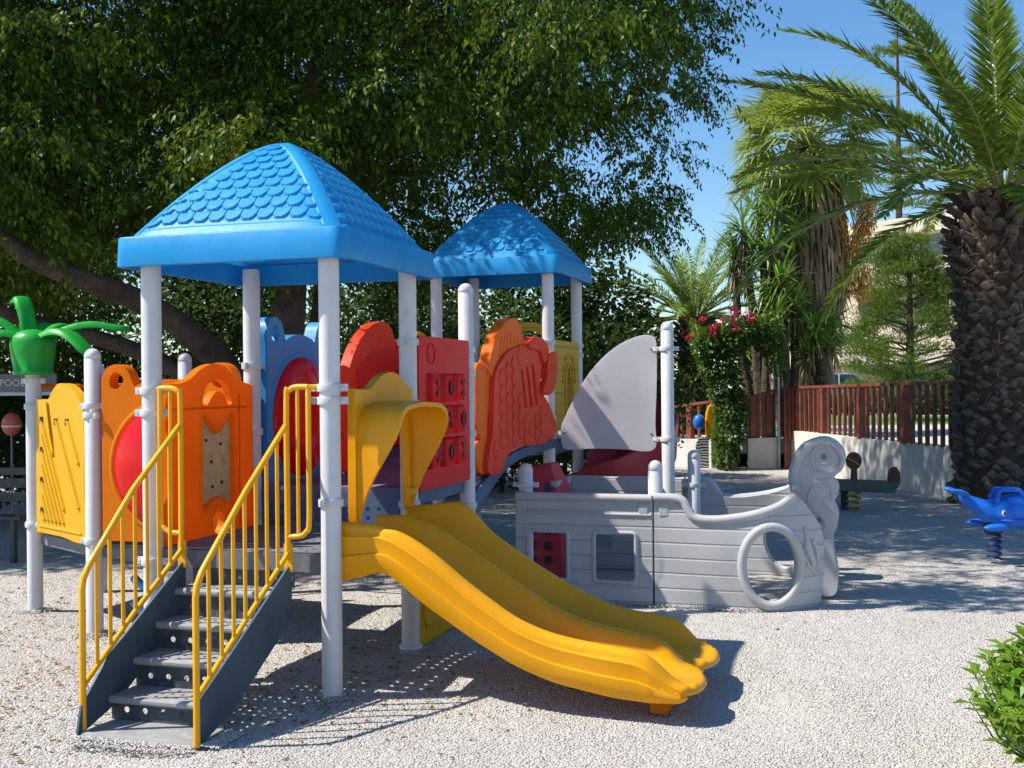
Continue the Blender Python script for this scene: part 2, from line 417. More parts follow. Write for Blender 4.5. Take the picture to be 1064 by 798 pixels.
# loose stones lying on the gravel (nobody could count them)
def stones(n):
    D = 4.3+4.6*RNG.random(n)**1.15; px = RNG.uniform(-60, 1120, n)
    P = np.array(CAM)+D[:, None]*(np.array(FW)+np.array(RT)*((px-532)/FPX)[:, None]); P[:, 2] = 0
    k = (P[:, 1] > -3) & (P[:, 0] > -7); P = P[k]
    P[:, 2] = ground_z(P[:, 0], P[:, 1])
    for x, y, rr in ((0, 0, .062), (-1.15, 0, .062), (0, 1.15, .078), (-2.4, 1.1, .062), (-3.351, 1.628, .062)):   # stones heaped against the posts
        q = rr+.13*RNG.random(420)**1.6; a = RNG.random(420)*6.28
        P = np.concatenate([P, np.c_[x+q*np.cos(a), y+q*np.sin(a), ground_z(x, y)+.022*(1-(q-rr)/.13)]])
    for x0, y0, x1, y1 in ((-.93, -1.01, -.24, -1.01), (.14, 3.05, 2.1, 3.05), (-.22, -.98, -.22, -.72)):
        t_ = RNG.random(700); q = RNG.random(700)**1.7*.09
        P = np.concatenate([P, np.c_[x0+(x1-x0)*t_+(q if x0 == x1 else 0), y0+(y1-y0)*t_-(0 if x0 == x1 else q), .012*(1-q/.09)]])
    n = len(P)
    s = RNG.uniform(.0035, .009, n)[:, None, None]
    base = np.array([(1, 0, 0), (0, 1, 0), (-1, 0, 0), (0, -1, 0), (0, 0, .75), (0, 0, -.6)], float)
    v = base[None]*(1+.45*RNG.normal(size=(n, 6, 3))*.6)*s
    a = RNG.random(n)*6.28; c, q = np.cos(a), np.sin(a)
    x = v[..., 0]*c[:, None]-v[..., 1]*q[:, None]; y = v[..., 0]*q[:, None]+v[..., 1]*c[:, None]
    v = np.stack([x, y, v[..., 2]], -1)+P[:, None]
    t = np.array([(0, 1, 4), (1, 2, 4), (2, 3, 4), (3, 0, 4), (1, 0, 5), (2, 1, 5), (3, 2, 5), (0, 3, 5)])
    f = (t[None]+(np.arange(n)*6)[:, None, None]).reshape(-1, 3)
    return v.reshape(-1, 3), f
tag(bulk('gravel_stones', *stones(95000), 'pebble'), 'loose pale crushed stone scattered over the gravel', 'gravel', kind='stuff')
def litter(n):
    c = np.array([(-2.0, .0), (-3, 1), (-2.6, -1.2), (-1, .6), (-.3, .4), (.2, .3), (0, 2.5), (-4, 2), (-1.9, -.6), (-1.5, -1.2)])
    P2 = c[RNG.integers(0, len(c), n)]+RNG.normal(size=(n, 2))*.62
    ex = RNG.uniform((-4, 2), (4, 14), (n//4, 2)); P2 = np.concatenate([P2, ex]); n = len(P2)
    P = np.c_[P2, ground_z(P2[:, 0], P2[:, 1])+.008]
    a = RNG.random(n)*6.28; D = np.c_[np.cos(a), np.sin(a), RNG.normal(size=n)*.18]
    return leaf_arrays(P, D, np.c_[RNG.normal(size=(n, 2))*.35, np.ones(n)], RNG.uniform(.025, .06, n), RNG.uniform(.012, .024, n), fold=.2)
tag(bulk('leaf_litter', *litter(1900), 'litter'), 'dry brown leaves scattered over the gravel', 'leaves', kind='stuff')

# ================================================================== climbing frame
CF = thing('climbing_frame', 'big plastic climbing frame with two blue shingled roofs, yellow double slide and yellow stair rails', 'climbing frame', (0, 0, 0))
S_ = 1.15; HB = 2.436; HF = .170; OV = .137; RH = .635; T2 = (-.05, 4.83); TZ = .36; PR = .058
def clampbm(x, y, z, a, h=.044):
    bm = B(); lathe(bm, [(PR+.001, -h/2), (PR+.011, -h/2), (PR+.013, -h/2+.005), (PR+.013, h/2-.005), (PR+.011, h/2), (PR+.001, h/2)], (x, y, z), 28, caps=False)
    d = Vector((math.cos(a), math.sin(a), 0))
    for s in (1, -1):
        bar(bm, Vector((x, y, z))+d*s*(PR+.006), Vector((x, y, z))+d*s*(PR+.05), .022, h*.92)
    q = Vector((-d.y, d.x, 0))
    for s in (1, -1):
        c = Vector((x, y, z))+d*s*(PR+.03); tube(bm, [c-q*.02, c+q*.02], .008, 8)
    return bm
def post(x, y, top, clamps=(), cap=False, base=False, z0=-.02):
    bm = B()
    if cap:
        pr = [(PR, z0)]+[(PR, top-.075)]+[(PR-.002, top-.073), (PR-.002, top-.07), (PR, top-.068)]
        pr += [(PR*math.cos(k*math.pi/14), top-PR+PR*math.sin(k*math.pi/14)) for k in range(0, 7)]+[(.004, top)]
    else: pr = [(PR, z0), (PR, top)]
    if base: pr = [(PR+.018, z0), (PR+.018, .035), (PR+.012, .045), (PR+.001, .047)]+pr[1:] if True else pr
    lathe(bm, pr, (x, y, 0), 28)
    o = obj('post', bm, 'post', CF, angle=50)
    for z, a in clamps: obj('clamp', clampbm(x, y, z, R(a)), 'clamp', o, angle=30)
    return o
post(-S_, 0, HB+.1, [(1.72, 0), (1.59, 5), (.72, 0)])
post(0, 0, HB+.1, [(1.727, 180), (1.655, 2), (1.086, 90)])
post(0, S_, HB+.1, [(2.02, 90), (1.62, 90), (.96, 90)], base=True)
post(-S_, S_, HB+.1, [(1.88, 90), (1.43, 90)])
post(0, 2*S_, 2.50, [(2.0, 90), (1.82, 90), (1.37, 90), (.83, 90)], cap=True)
post(-S_, 2*S_, 2.05, [(1.7, 0)], cap=True)
G_ = (-2.40, 1.10); P_ = (-3.351, 1.628); K_ = (-2.646, 2.633)
post(*G_, 2.022, [(1.612, 0), (1.545, -40), (.65, 0)], cap=True)
post(*P_, 1.86, [(1.80, 0), (1.60, -35), (.68, -35)])
post(*K_, 2.03, [(1.7, 20)], cap=True)
post(-3.45, 2.55, 1.95, [(1.7, 20)], cap=True)
tx, ty = T2
post(tx, ty, HB+TZ+.1, [(2.14, 90), (1.95, 90), (1.41, 90), (1.24, 0), (.83, 90)])
post(tx, ty+S_, HB+TZ+.1, [(2.14, 90), (2.04, 90), (1.2, 90)])
post(tx-S_, ty, HB+TZ+.1, [(2.1, 90), (1.3, 90)])
post(tx-S_, ty+S_, HB+TZ+.1, [(2.1, 90), (1.95, 90), (1.3, 90)])

# ---- roofs: one moulded shell with raised fish-scale shingles
def roof(cx, cy, zb, label):
    n = 300; hw = S_/2+OV; p = 9.0
    u = np.linspace(-1, 1, n+1); U, V = np.meshgrid(u, u)
    rho = (np.abs(U)**p+np.abs(V)**p)**(1/p); rho = np.minimum(rho/1.0, 1.0)
    edge = np.maximum(np.abs(U), np.abs(V))
    zz = (RH+.03)*(1-(np.minimum(rho, 1)**2+.012)**.70)
    zz = zz-zz[0, n//2]
    # face coords: a across the face in metres, t up the slope in metres
    horiz = np.abs(U) > np.abs(V)
    across = np.where(horiz, V, U)*hw; t = (1-edge)*hw*1.30
    half = edge*hw
    pitch, row = .104, .078
    inner = (half-np.abs(across) > .075) & (t > .055) & (half > .10)
    h = np.zeros_like(across)
    tt = t-.075
    for dr in (0, 1):
        k = np.floor(tt/row)+dr
        tc = k*row+pitch*.48
        sh = np.where((k.astype(int) % 2) == 0, 0, pitch/2)
        ac = np.round((across-sh)/pitch)*pitch+sh
        rr = pitch*.485
        lower = tt <= tc
        ins = np.where(lower, (across-ac)**2+(tt-tc)**2 < rr**2, (np.abs(across-ac) < rr) & (tt < k*row+pitch*1.25))
        whole = (np.abs(ac)+rr*.75 < half-.06) & (k >= 0)
        hh = .0145*np.clip(1-(tt-k*row)/(pitch*1.15), 0, 1)
        h = np.maximum(h, np.where(ins & whole & (tt < k*row+pitch*1.1), hh, 0))
    recess = np.where(inner, -.007, 0.0)
    h = np.where(inner, h, 0)+recess
    nz = .72; nh = .69
    dirx = np.where(horiz, np.sign(U), 0); diry = np.where(horiz, 0, np.sign(V))
    fl = .006
    Xc = cx+U*hw*(1-fl)+h*nh*dirx; Yc = cy+V*hw*(1-fl)+h*nh*diry; Zc = zb+HF+zz+h*nz
    v = np.stack([Xc, Yc, Zc], -1).reshape(-1, 3); N1 = n+1
    i = np.arange(N1*N1).reshape(N1, N1)
    f = np.stack([i[:-1, :-1], i[:-1, 1:], i[1:, 1:], i[1:, :-1]], -1).reshape(-1, 4)
    r = bulk('roof', v, f, 'blue_roof', CF, label, smooth=True)
    r.data.set_sharp_from_angle(angle=R(50))
    # fascia band round the eaves, with a rolled lower lip
    bm = B(); rings = []
    for off, z in ((-.012, HF+.004), (.004, HF+.003), (.009, HF-.004), (.014, .012), (.013, .003), (.006, 0), (-.012, 0), (-.014, .006), (-.010, .02), (-.016, HF-.03)):
        w_ = hw+off
        rings.append([Vector((cx+a, cy+b, zb+z)) for a, b in fillet([(-w_, -w_), (w_, -w_), (w_, w_), (-w_, w_)], .07, 6)])
    loft(bm, rings, True, False)
    obj('fascia', bm, 'blue_roof', r, angle=50)
    # ceiling shell below
    return r
roof(-S_/2, S_/2, HB, 'near blue roof in full sun with raised scale shingles')
roof(tx-S_/2, ty+S_/2, HB+TZ, 'far blue roof in the shade of the tree')

# ---- decks
def deck(x0, x1, y0, y1, z, mat='deck', slope=0, holes=True, th=.045, skirt=True, name='deck'):
    bm = B(); hs = []
    if holes:
        nxh, nyh = int((x1-x0)/.085), int((y1-y0)/.085)
        hs = [circ(x0+(i+.5)*(x1-x0)/nxh, y0+(j+.5)*(y1-y0)/nyh, .015, n=6) for i in range(nxh) for j in range(nyh)]
    prism(bm, [(x0, y0), (x1, y0), (x1, y1), (x0, y1)], .006 if holes else th, (0, 0, z-.003), X, Y, holes=hs, dissolve=not holes)
    if skirt:
        for a, b in (((x0, y0), (x1, y0)), ((x1, y0), (x1, y1)), ((x1, y1), (x0, y1)), ((x0, y1), (x0, y0))):
            bar(bm, (*a, z-.06), (*b, z-.06), .02, .10)
    if slope:
        for v in bm.verts: v.co.z += (v.co.y-y0)*slope
    return obj(name, bm, mat, CF, angle=30)
deck(-1.10, -.05, .02, 1.13, .80)
deck(-1.10, -.05, 1.17, 2.28, 1.04, 'purple', holes=False)
bm = B(); prism(bm, [(-1.09, .82), (-.06, .82), (-.06, 1.035), (-1.09, 1.035)], .012, (0, 1.165, 0), X, Z,
                holes=[circ(-1.02+i*.08, .86+j*.06, .014, n=8) for i in range(13) for j in range(3)], dissolve=False)
obj('step_riser', bm, 'deckblue', CF)
bm = B(); bar(bm, (-.02, 1.18, .985), (-.02, 2.27, .985), .03, .10); obj('deck_edge', bm, 'deckblue', CF, bevel=.008)
# arched bridge between the towers
arch = [(2.36, .92), (2.62, .99), (3.0, 1.10), (3.4, 1.165), (3.9, 1.20), (4.78, 1.22), (4.78, 1.13), (3.9, 1.11), (3.4, 1.075), (3.0, .99), (2.7, .875), (2.5, .79), (2.36, .76)]
for x in (.02, -1.2):
    bm = B(); prism(bm, spl(arch[:6], 4, False)+spl(arch[6:], 4, False), .04, (x, 0, 0), Y, Z); obj('bridge_beam', bm, 'deckblue', CF, bevel=.006)
bm = B(); loft(bm, [[(-1.16, y, z), (-.02, y, z), (-.02, y, z-.04), (-1.16, y, z-.04)] for y, z in ((2.32, 1.02), (2.7, 1.03), (3.1, 1.09), (3.5, 1.14), (4.0, 1.16), (4.8, 1.165))])
obj('bridge_deck', bm, 'purple', CF)
deck(tx-1.10, tx-.05, ty+.02, ty+1.13, .80+TZ, 'purple', holes=False)
bm = B(); bar(bm, (tx-.02, ty+.05, 1.10), (tx-.02, ty+1.1, 1.10), .03, .12); obj('deck_edge', bm, 'deckblue', CF, bevel=.008)
# low deck on the left (six-sided)
hexd = [(-1.20, 1.16), (-2.38, 1.13), (-3.32, 1.66), (-3.42, 2.5), (-2.65, 2.60), (-1.2, 2.25)]
bm = B(); prism(bm, hexd, .05, (0, 0, .60), X, Y)
for a, b in zip(hexd, hexd[1:]): bar(bm, (*a, .565), (*b, .565), .02, .08)
obj('deck', bm, 'deck', CF)

# ---- stairs
ST = bpy.data.objects.new('staircase', None); COL.objects.link(ST); ST.parent = CF
tr = [(-.965, .012), (-.735, .135), (-.525, .285), (-.32, .435), (-.135, .59)]
def tread(i, y, z):
    bm = B(); x0, x1 = -.915, -.255; yb = [(-.73), (-.52), (-.31), (-.13), .03][i]+.02
    hs = [circ(x0+.06+k*.06, y+.06+r_*.06, .012, n=8) for k in range(10) for r_ in range(3 if yb-y > .22 else 2)]
    if i: prism(bm, fillet([(x0, y), (x1, y), (x1, yb), (x0, yb)], .004, 1), .008, (0, 0, z-.004), X, Y, holes=hs, dissolve=False)
    else: box(bm, ((x0+x1)/2, (y+yb)/2, z-.005), (x1-x0, yb-y, .01))
    tube(bm, [(x0, y+.012, z-.017), (x1, y+.012, z-.017)], .021, 10)
    o = obj('tread', bm, 'stair', ST, angle=30)
    zt = ([t_[1] for t_ in tr]+[.76])[i+1]
    bm = B(); yr = yb-.004
    hs = [circ(x0+.09+k*.11, z+.055, .017, n=12) for k in range(6)]
    prism(bm, [(x0, z+.002), (x1, z+.002), (x1, zt-.012), (x0, zt-.012)], .006, (0, yr, 0), X, Z, holes=hs, dissolve=False)
    obj('riser', bm, 'riser', ST, angle=30)
for i, (y, z) in enumerate(tr): tread(i, y, z)
for x in (-.243, -.927):
    bm = B(); prism(bm, [(-.985, -.01), (-.66, .085), (-.02, .43), (-.02, .745), (-.73, .345), (-.985, .20) if x > -.5 else (-.95, .14)], .016, (x, 0, 0), Y, Z)
    obj('stringer', bm, 'stringer', ST, bevel=.003)
def handrail(x, yb, s):
    """s = +1: the loop turns towards the right post, -1: towards the left post"""
    r = .0165
    top = [(x, yb, 0.0), (x, yb, .5), (x, yb, .72), (x, yb+.012, .775), (x, yb+.055, .835), (x, -.5, 1.19), (x, -.065, 1.515)]
    bm = B(); tube(bm, top, r, 10)
    bot = [(x, yb, .235), (x, -.5, .525), (x, -.09, .775), (x, -.055, .80)]
    tube(bm, bot, r*.9, 10)
    o = obj('handrail', bm, 'rail', ST)
    n = 7
    for k in range(n):
        y = yb+.115+k*(-.12-yb-.115)/(n-.6)
        zt = float(np.interp(y, [yb, yb+.012, yb+.055, -.5, -.065], [.72, .775, .835, 1.19, 1.515])); zb = float(np.interp(y, [yb, -.5, -.09], [.235, .525, .775]))
        bm = B(); tube(bm, [(x, y, zb), (x, y, zt+.01)], .011, 8); obj('baluster', bm, 'rail', o)
    # end loop beside the post
    bm = B(); x2 = x+s*.135
    tube(bm, spl([(x, -.05, .78), (x, -.05, 1.0), (x, -.05, 1.66), (x+s*.02, -.05, 1.715), (x+s*.06, -.05, 1.732), (x2, -.05, 1.732)], 5, False), r, 10)
    tube(bm, spl([(x2, -.05, 1.732), (x2, -.05, 1.4), (x2, -.05, .99), (x2-s*.02, -.05, .925), (x2-s*.06, -.05, .90), (x, -.05, .895)], 5, False), r*.95, 10)
    tube(bm, [(x2, -.05, 1.732), (x2+s*.04, -.02, 1.732)], .014, 8)
    box(bm, (x, -.045, .775), (.05, .012, .16))
    lp = obj('rail_loop', bm, 'rail', ST)
    bm = B(); tube(bm, [(x+s*.068, -.05, .91), (x+s*.068, -.05, 1.73)], .011, 8); obj('baluster', bm, 'rail', lp)
handrail(-.243, -.975, 1); handrail(-.927, -.93, -1)

# ---- double slide
def cv(pts, x): return float(np.interp(x, [p[0] for p in pts], [p[1] for p in pts]))
near = [(.02, .973), (.2, .964), (.29, .95), (.37, .93), (.47, .878), (.57, .817), (.79, .646), (1.01, .50), (1.1, .455), (1.225, .412), (1.35, .386), (1.49, .366), (1.65, .35), (1.734, .338), (1.79, .31), (1.844, .268), (1.91, .212), (1.968, .180), (2.04, .165)]
midc = [(.02, .955), (.2, .955), (.29, .945), (.4, .90), (.627, .762), (.863, .607), (1.094, .462), (1.2, .415), (1.378, .36), (1.6, .325), (1.765, .30), (1.845, .240), (1.92, .182), (2.04, .158)]
far_ = [(.02, .955), (.2, .975), (.38, .995), (.43, .985), (.5, .91), (.58, .816), (.72, .723), (.906, .603), (1.151, .47), (1.3, .405), (1.451, .362), (1.687, .333), (1.76, .32), (1.814, .295), (1.88, .222), (1.944, .180), (2.04, .162)]
chan = [(.02, .855), (.22, .85), (.4, .79), (.6, .66), (.8, .50), (1.0, .36), (1.2, .27), (1.4, .222), (1.6, .20), (1.8, .182), (1.9, .166), (2.04, .150)]
botc = [(.02, .632), (.08, .645), (.28, .705), (.367, .666), (.509, .554), (.678, .446), (.844, .344), (1.062, .227), (1.276, .153), (1.589, .098), (1.8, .085), (2.04, .088)]
def smooth1(pts, x):
    return sum(cv(pts, x+d)*w_ for d, w_ in ((-.05, .2), (-.025, .2), (0, .2), (.025, .2), (.05, .2)))
bm = B(); rings = []
xs = list(np.linspace(.03, 1.70, 44))+list(np.linspace(1.73, 2.0, 16))
for x in xs:
    zn, zm, zf, zc, zb = (smooth1(c, x) for c in (near, midc, far_, chan, botc))
    zb = min(zb, zn-.04)
    flat = max(0, min(1, (x-1.8)/.2)); e = 1-flat
    bul = .018*math.sin(min(1, max(0, (x-.25)/.3))*math.pi/2)
    zc2 = min(zc, zm-.012, zn-.012, zf-.012)
    hN = zn-zb
    pr = [(.055-bul, zb), (.030-bul, zb+hN*.22), (.028-bul, zb+hN*.42), (.042-bul, zb+hN*.44), (.038-bul, zb+hN*.68), (.034-bul, zb+hN*.76), (.050-bul, zb+hN*.79),
          (.052-bul, zn-.030), (.062-bul, zn-.010), (.085, zn), (.112, zn-.004), (.135, zn-.02), (.155, zn-(zn-zc2)*.45), (.18, zc2+.018), (.22, zc2), (.34, zc2-.004), (.44, zc2), (.485, zc2+.02),
          (.515, zc2+(zm-zc2)*.5), (.54, zm-.012), (.565, zm), (.595, zm), (.62, zm-.012), (.645, zc2+(zm-zc2)*.5), (.675, zc2+.02), (.72, zc2), (.82, zc2-.004), (.93, zc2),
          (.975, zc2+.02), (1.0, zc2+(zf-zc2)*.45), (1.02, zf-.02), (1.04, zf-.004), (1.065, zf), (1.09, zf-.012), (1.105, zf-.04), (1.115, zb+.1), (1.10, zb), (1.08, zb),
          (1.075, zc2-.035 if zc2-.035 > zb else zb+.002), (.58, zc2-.035 if zc2-.035 > zb else zb+.002), (.08, zc2-.035 if zc2-.035 > zb else zb+.002), (.075, zb)]
    ring = []
    pr = [(y*(1-flat)+(.036+.012*(i_ in (0, 7)))*flat if i_ < 8 else y, z) for i_, (y, z) in enumerate(pr)]
    for y, z in pr:
        # two rounded lobes at the foot, with a notch between the lanes
        k = max(0, (x-1.62)/.38)**2
        lane = 0.30 if y < .58 else .86
        d = abs(y-lane)/.28
        back = k*(.115*max(0, d)**2.6)
        zz = z
        ring.append(Vector((x-back, y+.03*k*(1 if y < .1 else 0)*0, zz)))
    rings.append(ring)
# rolled tip
last = rings[-1]
for s, dx in ((.90, .014), (.66, .026), (.30, .033), (.05, .035)):
    rings.append([Vector((p.x+dx, p.y, .122+(p.z-.122)*s)) for p in last])
loft(bm, rings)
SL = obj('slide', bm, 'yellow', CF, angle=60, label='yellow double slide with a ridge between its two lanes')
for y in (.30, .86):
    bm = B(); box(bm, (1.80, y, .045), (.10, .22, .12)); obj('slide_foot', bm, 'orange', SL, bevel=.01)

# ---- hood over the slide
bm = B(); prism(bm, spl([(.15, .98), (.15, 1.35), (.15, 1.69), (.17, 1.715), (.30, 1.715), (.38, 1.725), (.46, 1.765), (.56, 1.805), (.68, 1.82), (.80, 1.80), (.89, 1.755), (.96, 1.725), (1.0, 1.715), (1.02, 1.68), (1.02, 1.3), (1.02, .98), (.98, .96),
                      (.95, 1.0), (.93, 1.3), (.90, 1.50), (.80, 1.56), (.58, 1.58), (.36, 1.56), (.26, 1.50), (.24, 1.3), (.22, 1.0), (.19, .96)], 3), .05, (.06, 0, 0), Y, Z)
HD = obj('slide_hood', bm, 'yellow', CF, bevel=.012, label='yellow arched hood over the top of the slide')
aprof = spl([(.17, .96), (.165, 1.05), (.165, 1.2), (.165, 1.38), (.18, 1.50), (.22, 1.575), (.30, 1.615), (.45, 1.63), (.58, 1.635), (.72, 1.63), (.87, 1.615), (.95, 1.575), (.99, 1.50), (1.005, 1.38), (1.005, 1.2), (1.005, 1.05), (1.0, .96)], 4, False)
def pz(z): return float(np.interp(z, [.96, 1.05, 1.15, 1.25, 1.35, 1.45, 1.52, 1.58, 1.64], [.02, .045, .085, .14, .20, .25, .27, .275, .27]))
bm = B(); cy0, cz0 = .585, 1.3; rings = []
def inn(y, z, k): return (cy0+(y-cy0)*(1-k/.42), cz0+(z-cz0)*(1-k/.36) if z > cz0 else z)
outer_r = [[Vector((.07+t*pz(z), y, z+.012*math.sin(t*3.14))) for t in (0, .35, .7, .93, 1.0)] for y, z in aprof]
inner_r = [[Vector((.07+t*pz(z), *inn(y, z, .028))) for t in (1.0, .93, .5, 0)] for y, z in aprof]
loft(bm, [a+b for a, b in zip(outer_r, inner_r)])
obj('hood_canopy', bm, 'yellow', HD, angle=55)
bm = B(); tube(bm, [(.10, .985, 1.06), (.10, .90, 1.06)], .028, 12); obj('hood_lug', bm, 'yellow', HD)

# ---- bear-eared panels with red bubble windows
def ear_panel(O, U, mat, width, z0, ztop, label, flip=1):
    w2 = width/2; zt = ztop
    o_ = [(-w2, z0), (w2, z0), (w2, zt-.12), (w2, zt)]
    ear = lambda s: [(s*w2, zt-.10), (s*w2, zt), (s*(w2-.04), zt+.075), (s*(w2-.12), zt+.105), (s*(w2-.20), zt+.075), (s*(w2-.245), zt), (s*(w2-.27), zt-.05)]
    top = [(s_, zt-.055+.05*math.cos(s_/(w2-.27)*1.4)) for s_ in np.linspace(w2-.30, -(w2-.30), 9)]
    pts = fillet([(-w2, z0), (w2, z0)], .0)+spl(ear(1)+top+ear(-1)[::-1], 4, False)
    hol = []
    for s in (1, -1):
        hol.append(spl([(s*(w2-.07), zt-.05), (s*(w2-.075), zt+.02), (s*(w2-.12), zt+.05), (s*(w2-.175), zt+.01), (s*(w2-.17), zt-.035), (s*(w2-.12), zt-.07)], 4))
    cz = z0+(zt-z0)*.46
    hol.append(circ(0, cz, min(.43, w2-.06), .43, 40))
    bm = B(); prism(bm, pts, .10, O, U, Z, holes=hol)
    o = obj('play_panel', bm, mat, CF, bevel=.018, seg=3, label=label)
    n = Vector(U).cross(Z)
    bm = B(); rings = []
    for k in range(9):
        a = k/8*math.pi/2; rr = math.cos(a); hh = math.sin(a)
        rings.append([Vector(O)+Vector(U)*min(.44, w2-.05)*max(rr, .02)*math.cos(t_)+Z*(cz+.44*max(rr, .02)*math.sin(t_))+n*flip*(.03+.13*hh) for t_ in np.linspace(0, 2*math.pi, 40, endpoint=False)])
    loft(bm, rings)
    obj('bubble_window', bm, 'dome', o, angle=70)
    bm = B(); rings = []
    for r_, hh in ((.0, .052), (.012, .062), (.032, .062), (.045, .05), (.02, .04)):
        rings.append([Vector(O)+Vector(U)*(min(.43, w2-.06)+r_)*math.cos(t_)+Z*(cz+(.43+r_)*math.sin(t_))+n*flip*hh for t_ in np.linspace(0, 2*math.pi, 40, endpoint=False)])
    loft(bm, rings+[rings[0]], True, False); obj('window_rim', bm, mat, o, angle=60)
    return o
ear_panel(((-1.15+G_[0])/2, 1.12, 0), X, 'orange', 1.06, .66, 1.80, 'orange panel with bear ears and a red bubble window')
ear_panel((-1.13, 1.725, 0), Y, 'blue', .98, 1.0, 2.12, 'blue panel with bear ears and a red bubble window')

# ---- orange picture panel between the left posts
hol = [circ(.64, 1.72, .10, .06, 20)[0:0] or spl([(.47, 1.645), (.51, 1.74), (.64, 1.79), (.77, 1.75), (.82, 1.645), (.77, 1.625), (.71, 1.69), (.64, 1.71), (.58, 1.68), (.52, 1.625)], 4),
       spl([(.465, 1.0), (.465, 1.30), (.475, 1.56), (.54, 1.52), (.65, 1.44), (.76, 1.52), (.83, 1.56), (.84, 1.3), (.84, 1.05), (.835, .985), (.76, 1.0), (.65, 1.035), (.54, 1.0), (.47, .965)], 4), circ(.645, .872, .072, .075, 26)]
bm = B(); prism(bm, spl([(.09, .765), (.09, 1.2), (.09, 1.70), (.12, 1.755), (.22, 1.76), (.34, 1.79), (.45, 1.85), (.60, 1.885), (.75, 1.865), (.86, 1.80), (.98, 1.765), (1.06, 1.75), (1.075, 1.70), (1.075, 1.2), (1.075, .79), (1.04, .77), (.6, .765)], 4), .055, (-1.135, 0, 0), Y, Z, holes=hol)
PP = obj('play_panel', bm, 'orange', CF, bevel=.012, seg=3, label='orange panel with cut-outs round a scratched picture window')
bm = B(); prism(bm, spl([(.46, .97), (.46, 1.53), (.54, 1.54), (.65, 1.46), (.76, 1.54), (.845, 1.54), (.845, .98), (.76, .99), (.65, 1.02), (.54, .99)], 2), .010, (-1.146, 0, 0), Y, Z)
obj('picture_window', bm, 'glass', PP)
for y, z in ((.55, 1.40), (.61, 1.26), (.62, 1.10), (.73, 1.12), (.72, 1.37)):
    bm = B(); tube(bm, [(-1.146, y, z), (-1.132, y, z)], .010, 10); obj('bead', bm, 'black', PP)
bm = B(); bar(bm, (-1.106, .14, 1.605), (-1.106, 1.0, 1.605), .006, .012); bar(bm, (-1.106, .90, .82), (-1.106, .90, 1.70), .006, .012, (0, 1, 0)); obj('moulded_rib', bm, 'orange', PP)

# ---- yellow climbing-stripe panel on the far left
d = Vector((P_[0]-G_[0], P_[1]-G_[1], 0)); L_ = d.length; d.normalize(); Og = Vector((G_[0], G_[1], 0))
sl_h = []
bm = B(); prism(bm, spl([(.08, .645), (.08, 1.0), (.08, 1.55), (.12, 1.62), (.22, 1.70), (.36, 1.76), (.52, 1.775), (.64, 1.72), (.72, 1.66), (.90, 1.655), (.955, 1.62), (.955, 1.2), (.955, .66), (.9, .64), (.5, .64)], 4), .07, Og, d, Z,
                holes=[fillet([(.70, 1.62), (.76, 1.64), (.70, 1.40), (.64, 1.28), (.66, 1.22), (.60, 1.22), (.62, 1.34)], .008, 1)])
YP = obj('play_panel', bm, 'yellow_dull', CF, bevel=.014, seg=3, label='yellow panel with slanting moulded stripes')
nn = Z.cross(d)
bm = B()
for k in range(7):
    a0, a1 = (.84-.0*k, 1.50-k*.115), (.84-.42+k*.02, 1.50-k*.115-.66)
    z1 = max(a1[1], .74); u1 = a0[0]-(a0[1]-z1)*.62
    if u1 < .16: z1 = a0[1]-(a0[0]-.16)/.62; u1 = .16
    p, q = Og+d*a0[0]+Z*a0[1]+nn*.036, Og+d*u1+Z*z1+nn*.036
    tube(bm, [p, q], .017, 8); q2 = p
for k in range(2):
    p, q = Og+d*(.56-.2*k)+Z*(1.50)+nn*.036, Og+d*.17+Z*(1.50-(.56-.2*k-.17)/.62)+nn*.036
    tube(bm, [p, q], .017, 8)
fr = [(.13, .70), (.90, .70)]; 
tube(bm, [Og+d*.13+Z*.69+nn*.036, Og+d*.90+Z*.69+nn*.036], .008, 6)
obj('stripe', bm, 'yellow_dull', YP)
bm = B()
for u_, z in ((.83, 1.50), (.83, 1.27), (.83, 1.04), (.83, .81), (.56, 1.49), (.36, 1.49)):
    box(bm, Og+d*u_+Z*z+nn*.034, (.03, .03, .05))
obj('slot', bm, 'brown_board', YP)

# ---- red noughts-and-crosses panel
bm = B(); prism(bm, fillet([(1.225, 1.03), (2.235, 1.03), (2.235, 2.065), (1.225, 2.065)], .03, 4), .09, (.0, 0, 0), Y, Z,
                holes=[fillet([(1.36, 1.17+r_*.225), (2.12, 1.17+r_*.225), (2.12, 1.365+r_*.225), (1.36, 1.365+r_*.225)], .02, 3) for r_ in range(3)])
RP = obj('play_panel', bm, 'red', CF, bevel=.014, seg=3, label='red noughts and crosses panel with nine turning blocks')
for r_ in range(3):
    for c_ in range(3):
        y, z = 1.487+c_*.253, 1.267+r_*.225
        bm = B(); lathe(bm, [(.02, -.095), (.088, -.093), (.092, -.085), (.092, .085), (.088, .093), (.02, .095)], (0, y, z), 8)
        blk = obj('game_block', bm, 'red', RP, angle=25)
        bm = B()
        if (r_+c_) % 2 == 0:
            for s in (1, -1): bar(bm, (.0865, y-.03, z-.055*s), (.0865, y+.03, z+.055*s), .018, .006, (1, 0, 0))
        else:
            tube(bm, [(.0865, y+.032*math.cos(a), z+.052*math.sin(a)) for a in np.linspace(0, 2*math.pi, 17)], .008, 6, caps=False)
        obj('mark', bm, 'black', blk)
bm = B(); tube(bm, [(.046, 1.45+.07*math.cos(a), 1.95+.07*math.sin(a)) for a in np.linspace(0, 2*math.pi, 25)], .006, 6, False); obj('moulded_rib', bm, 'red', RP)

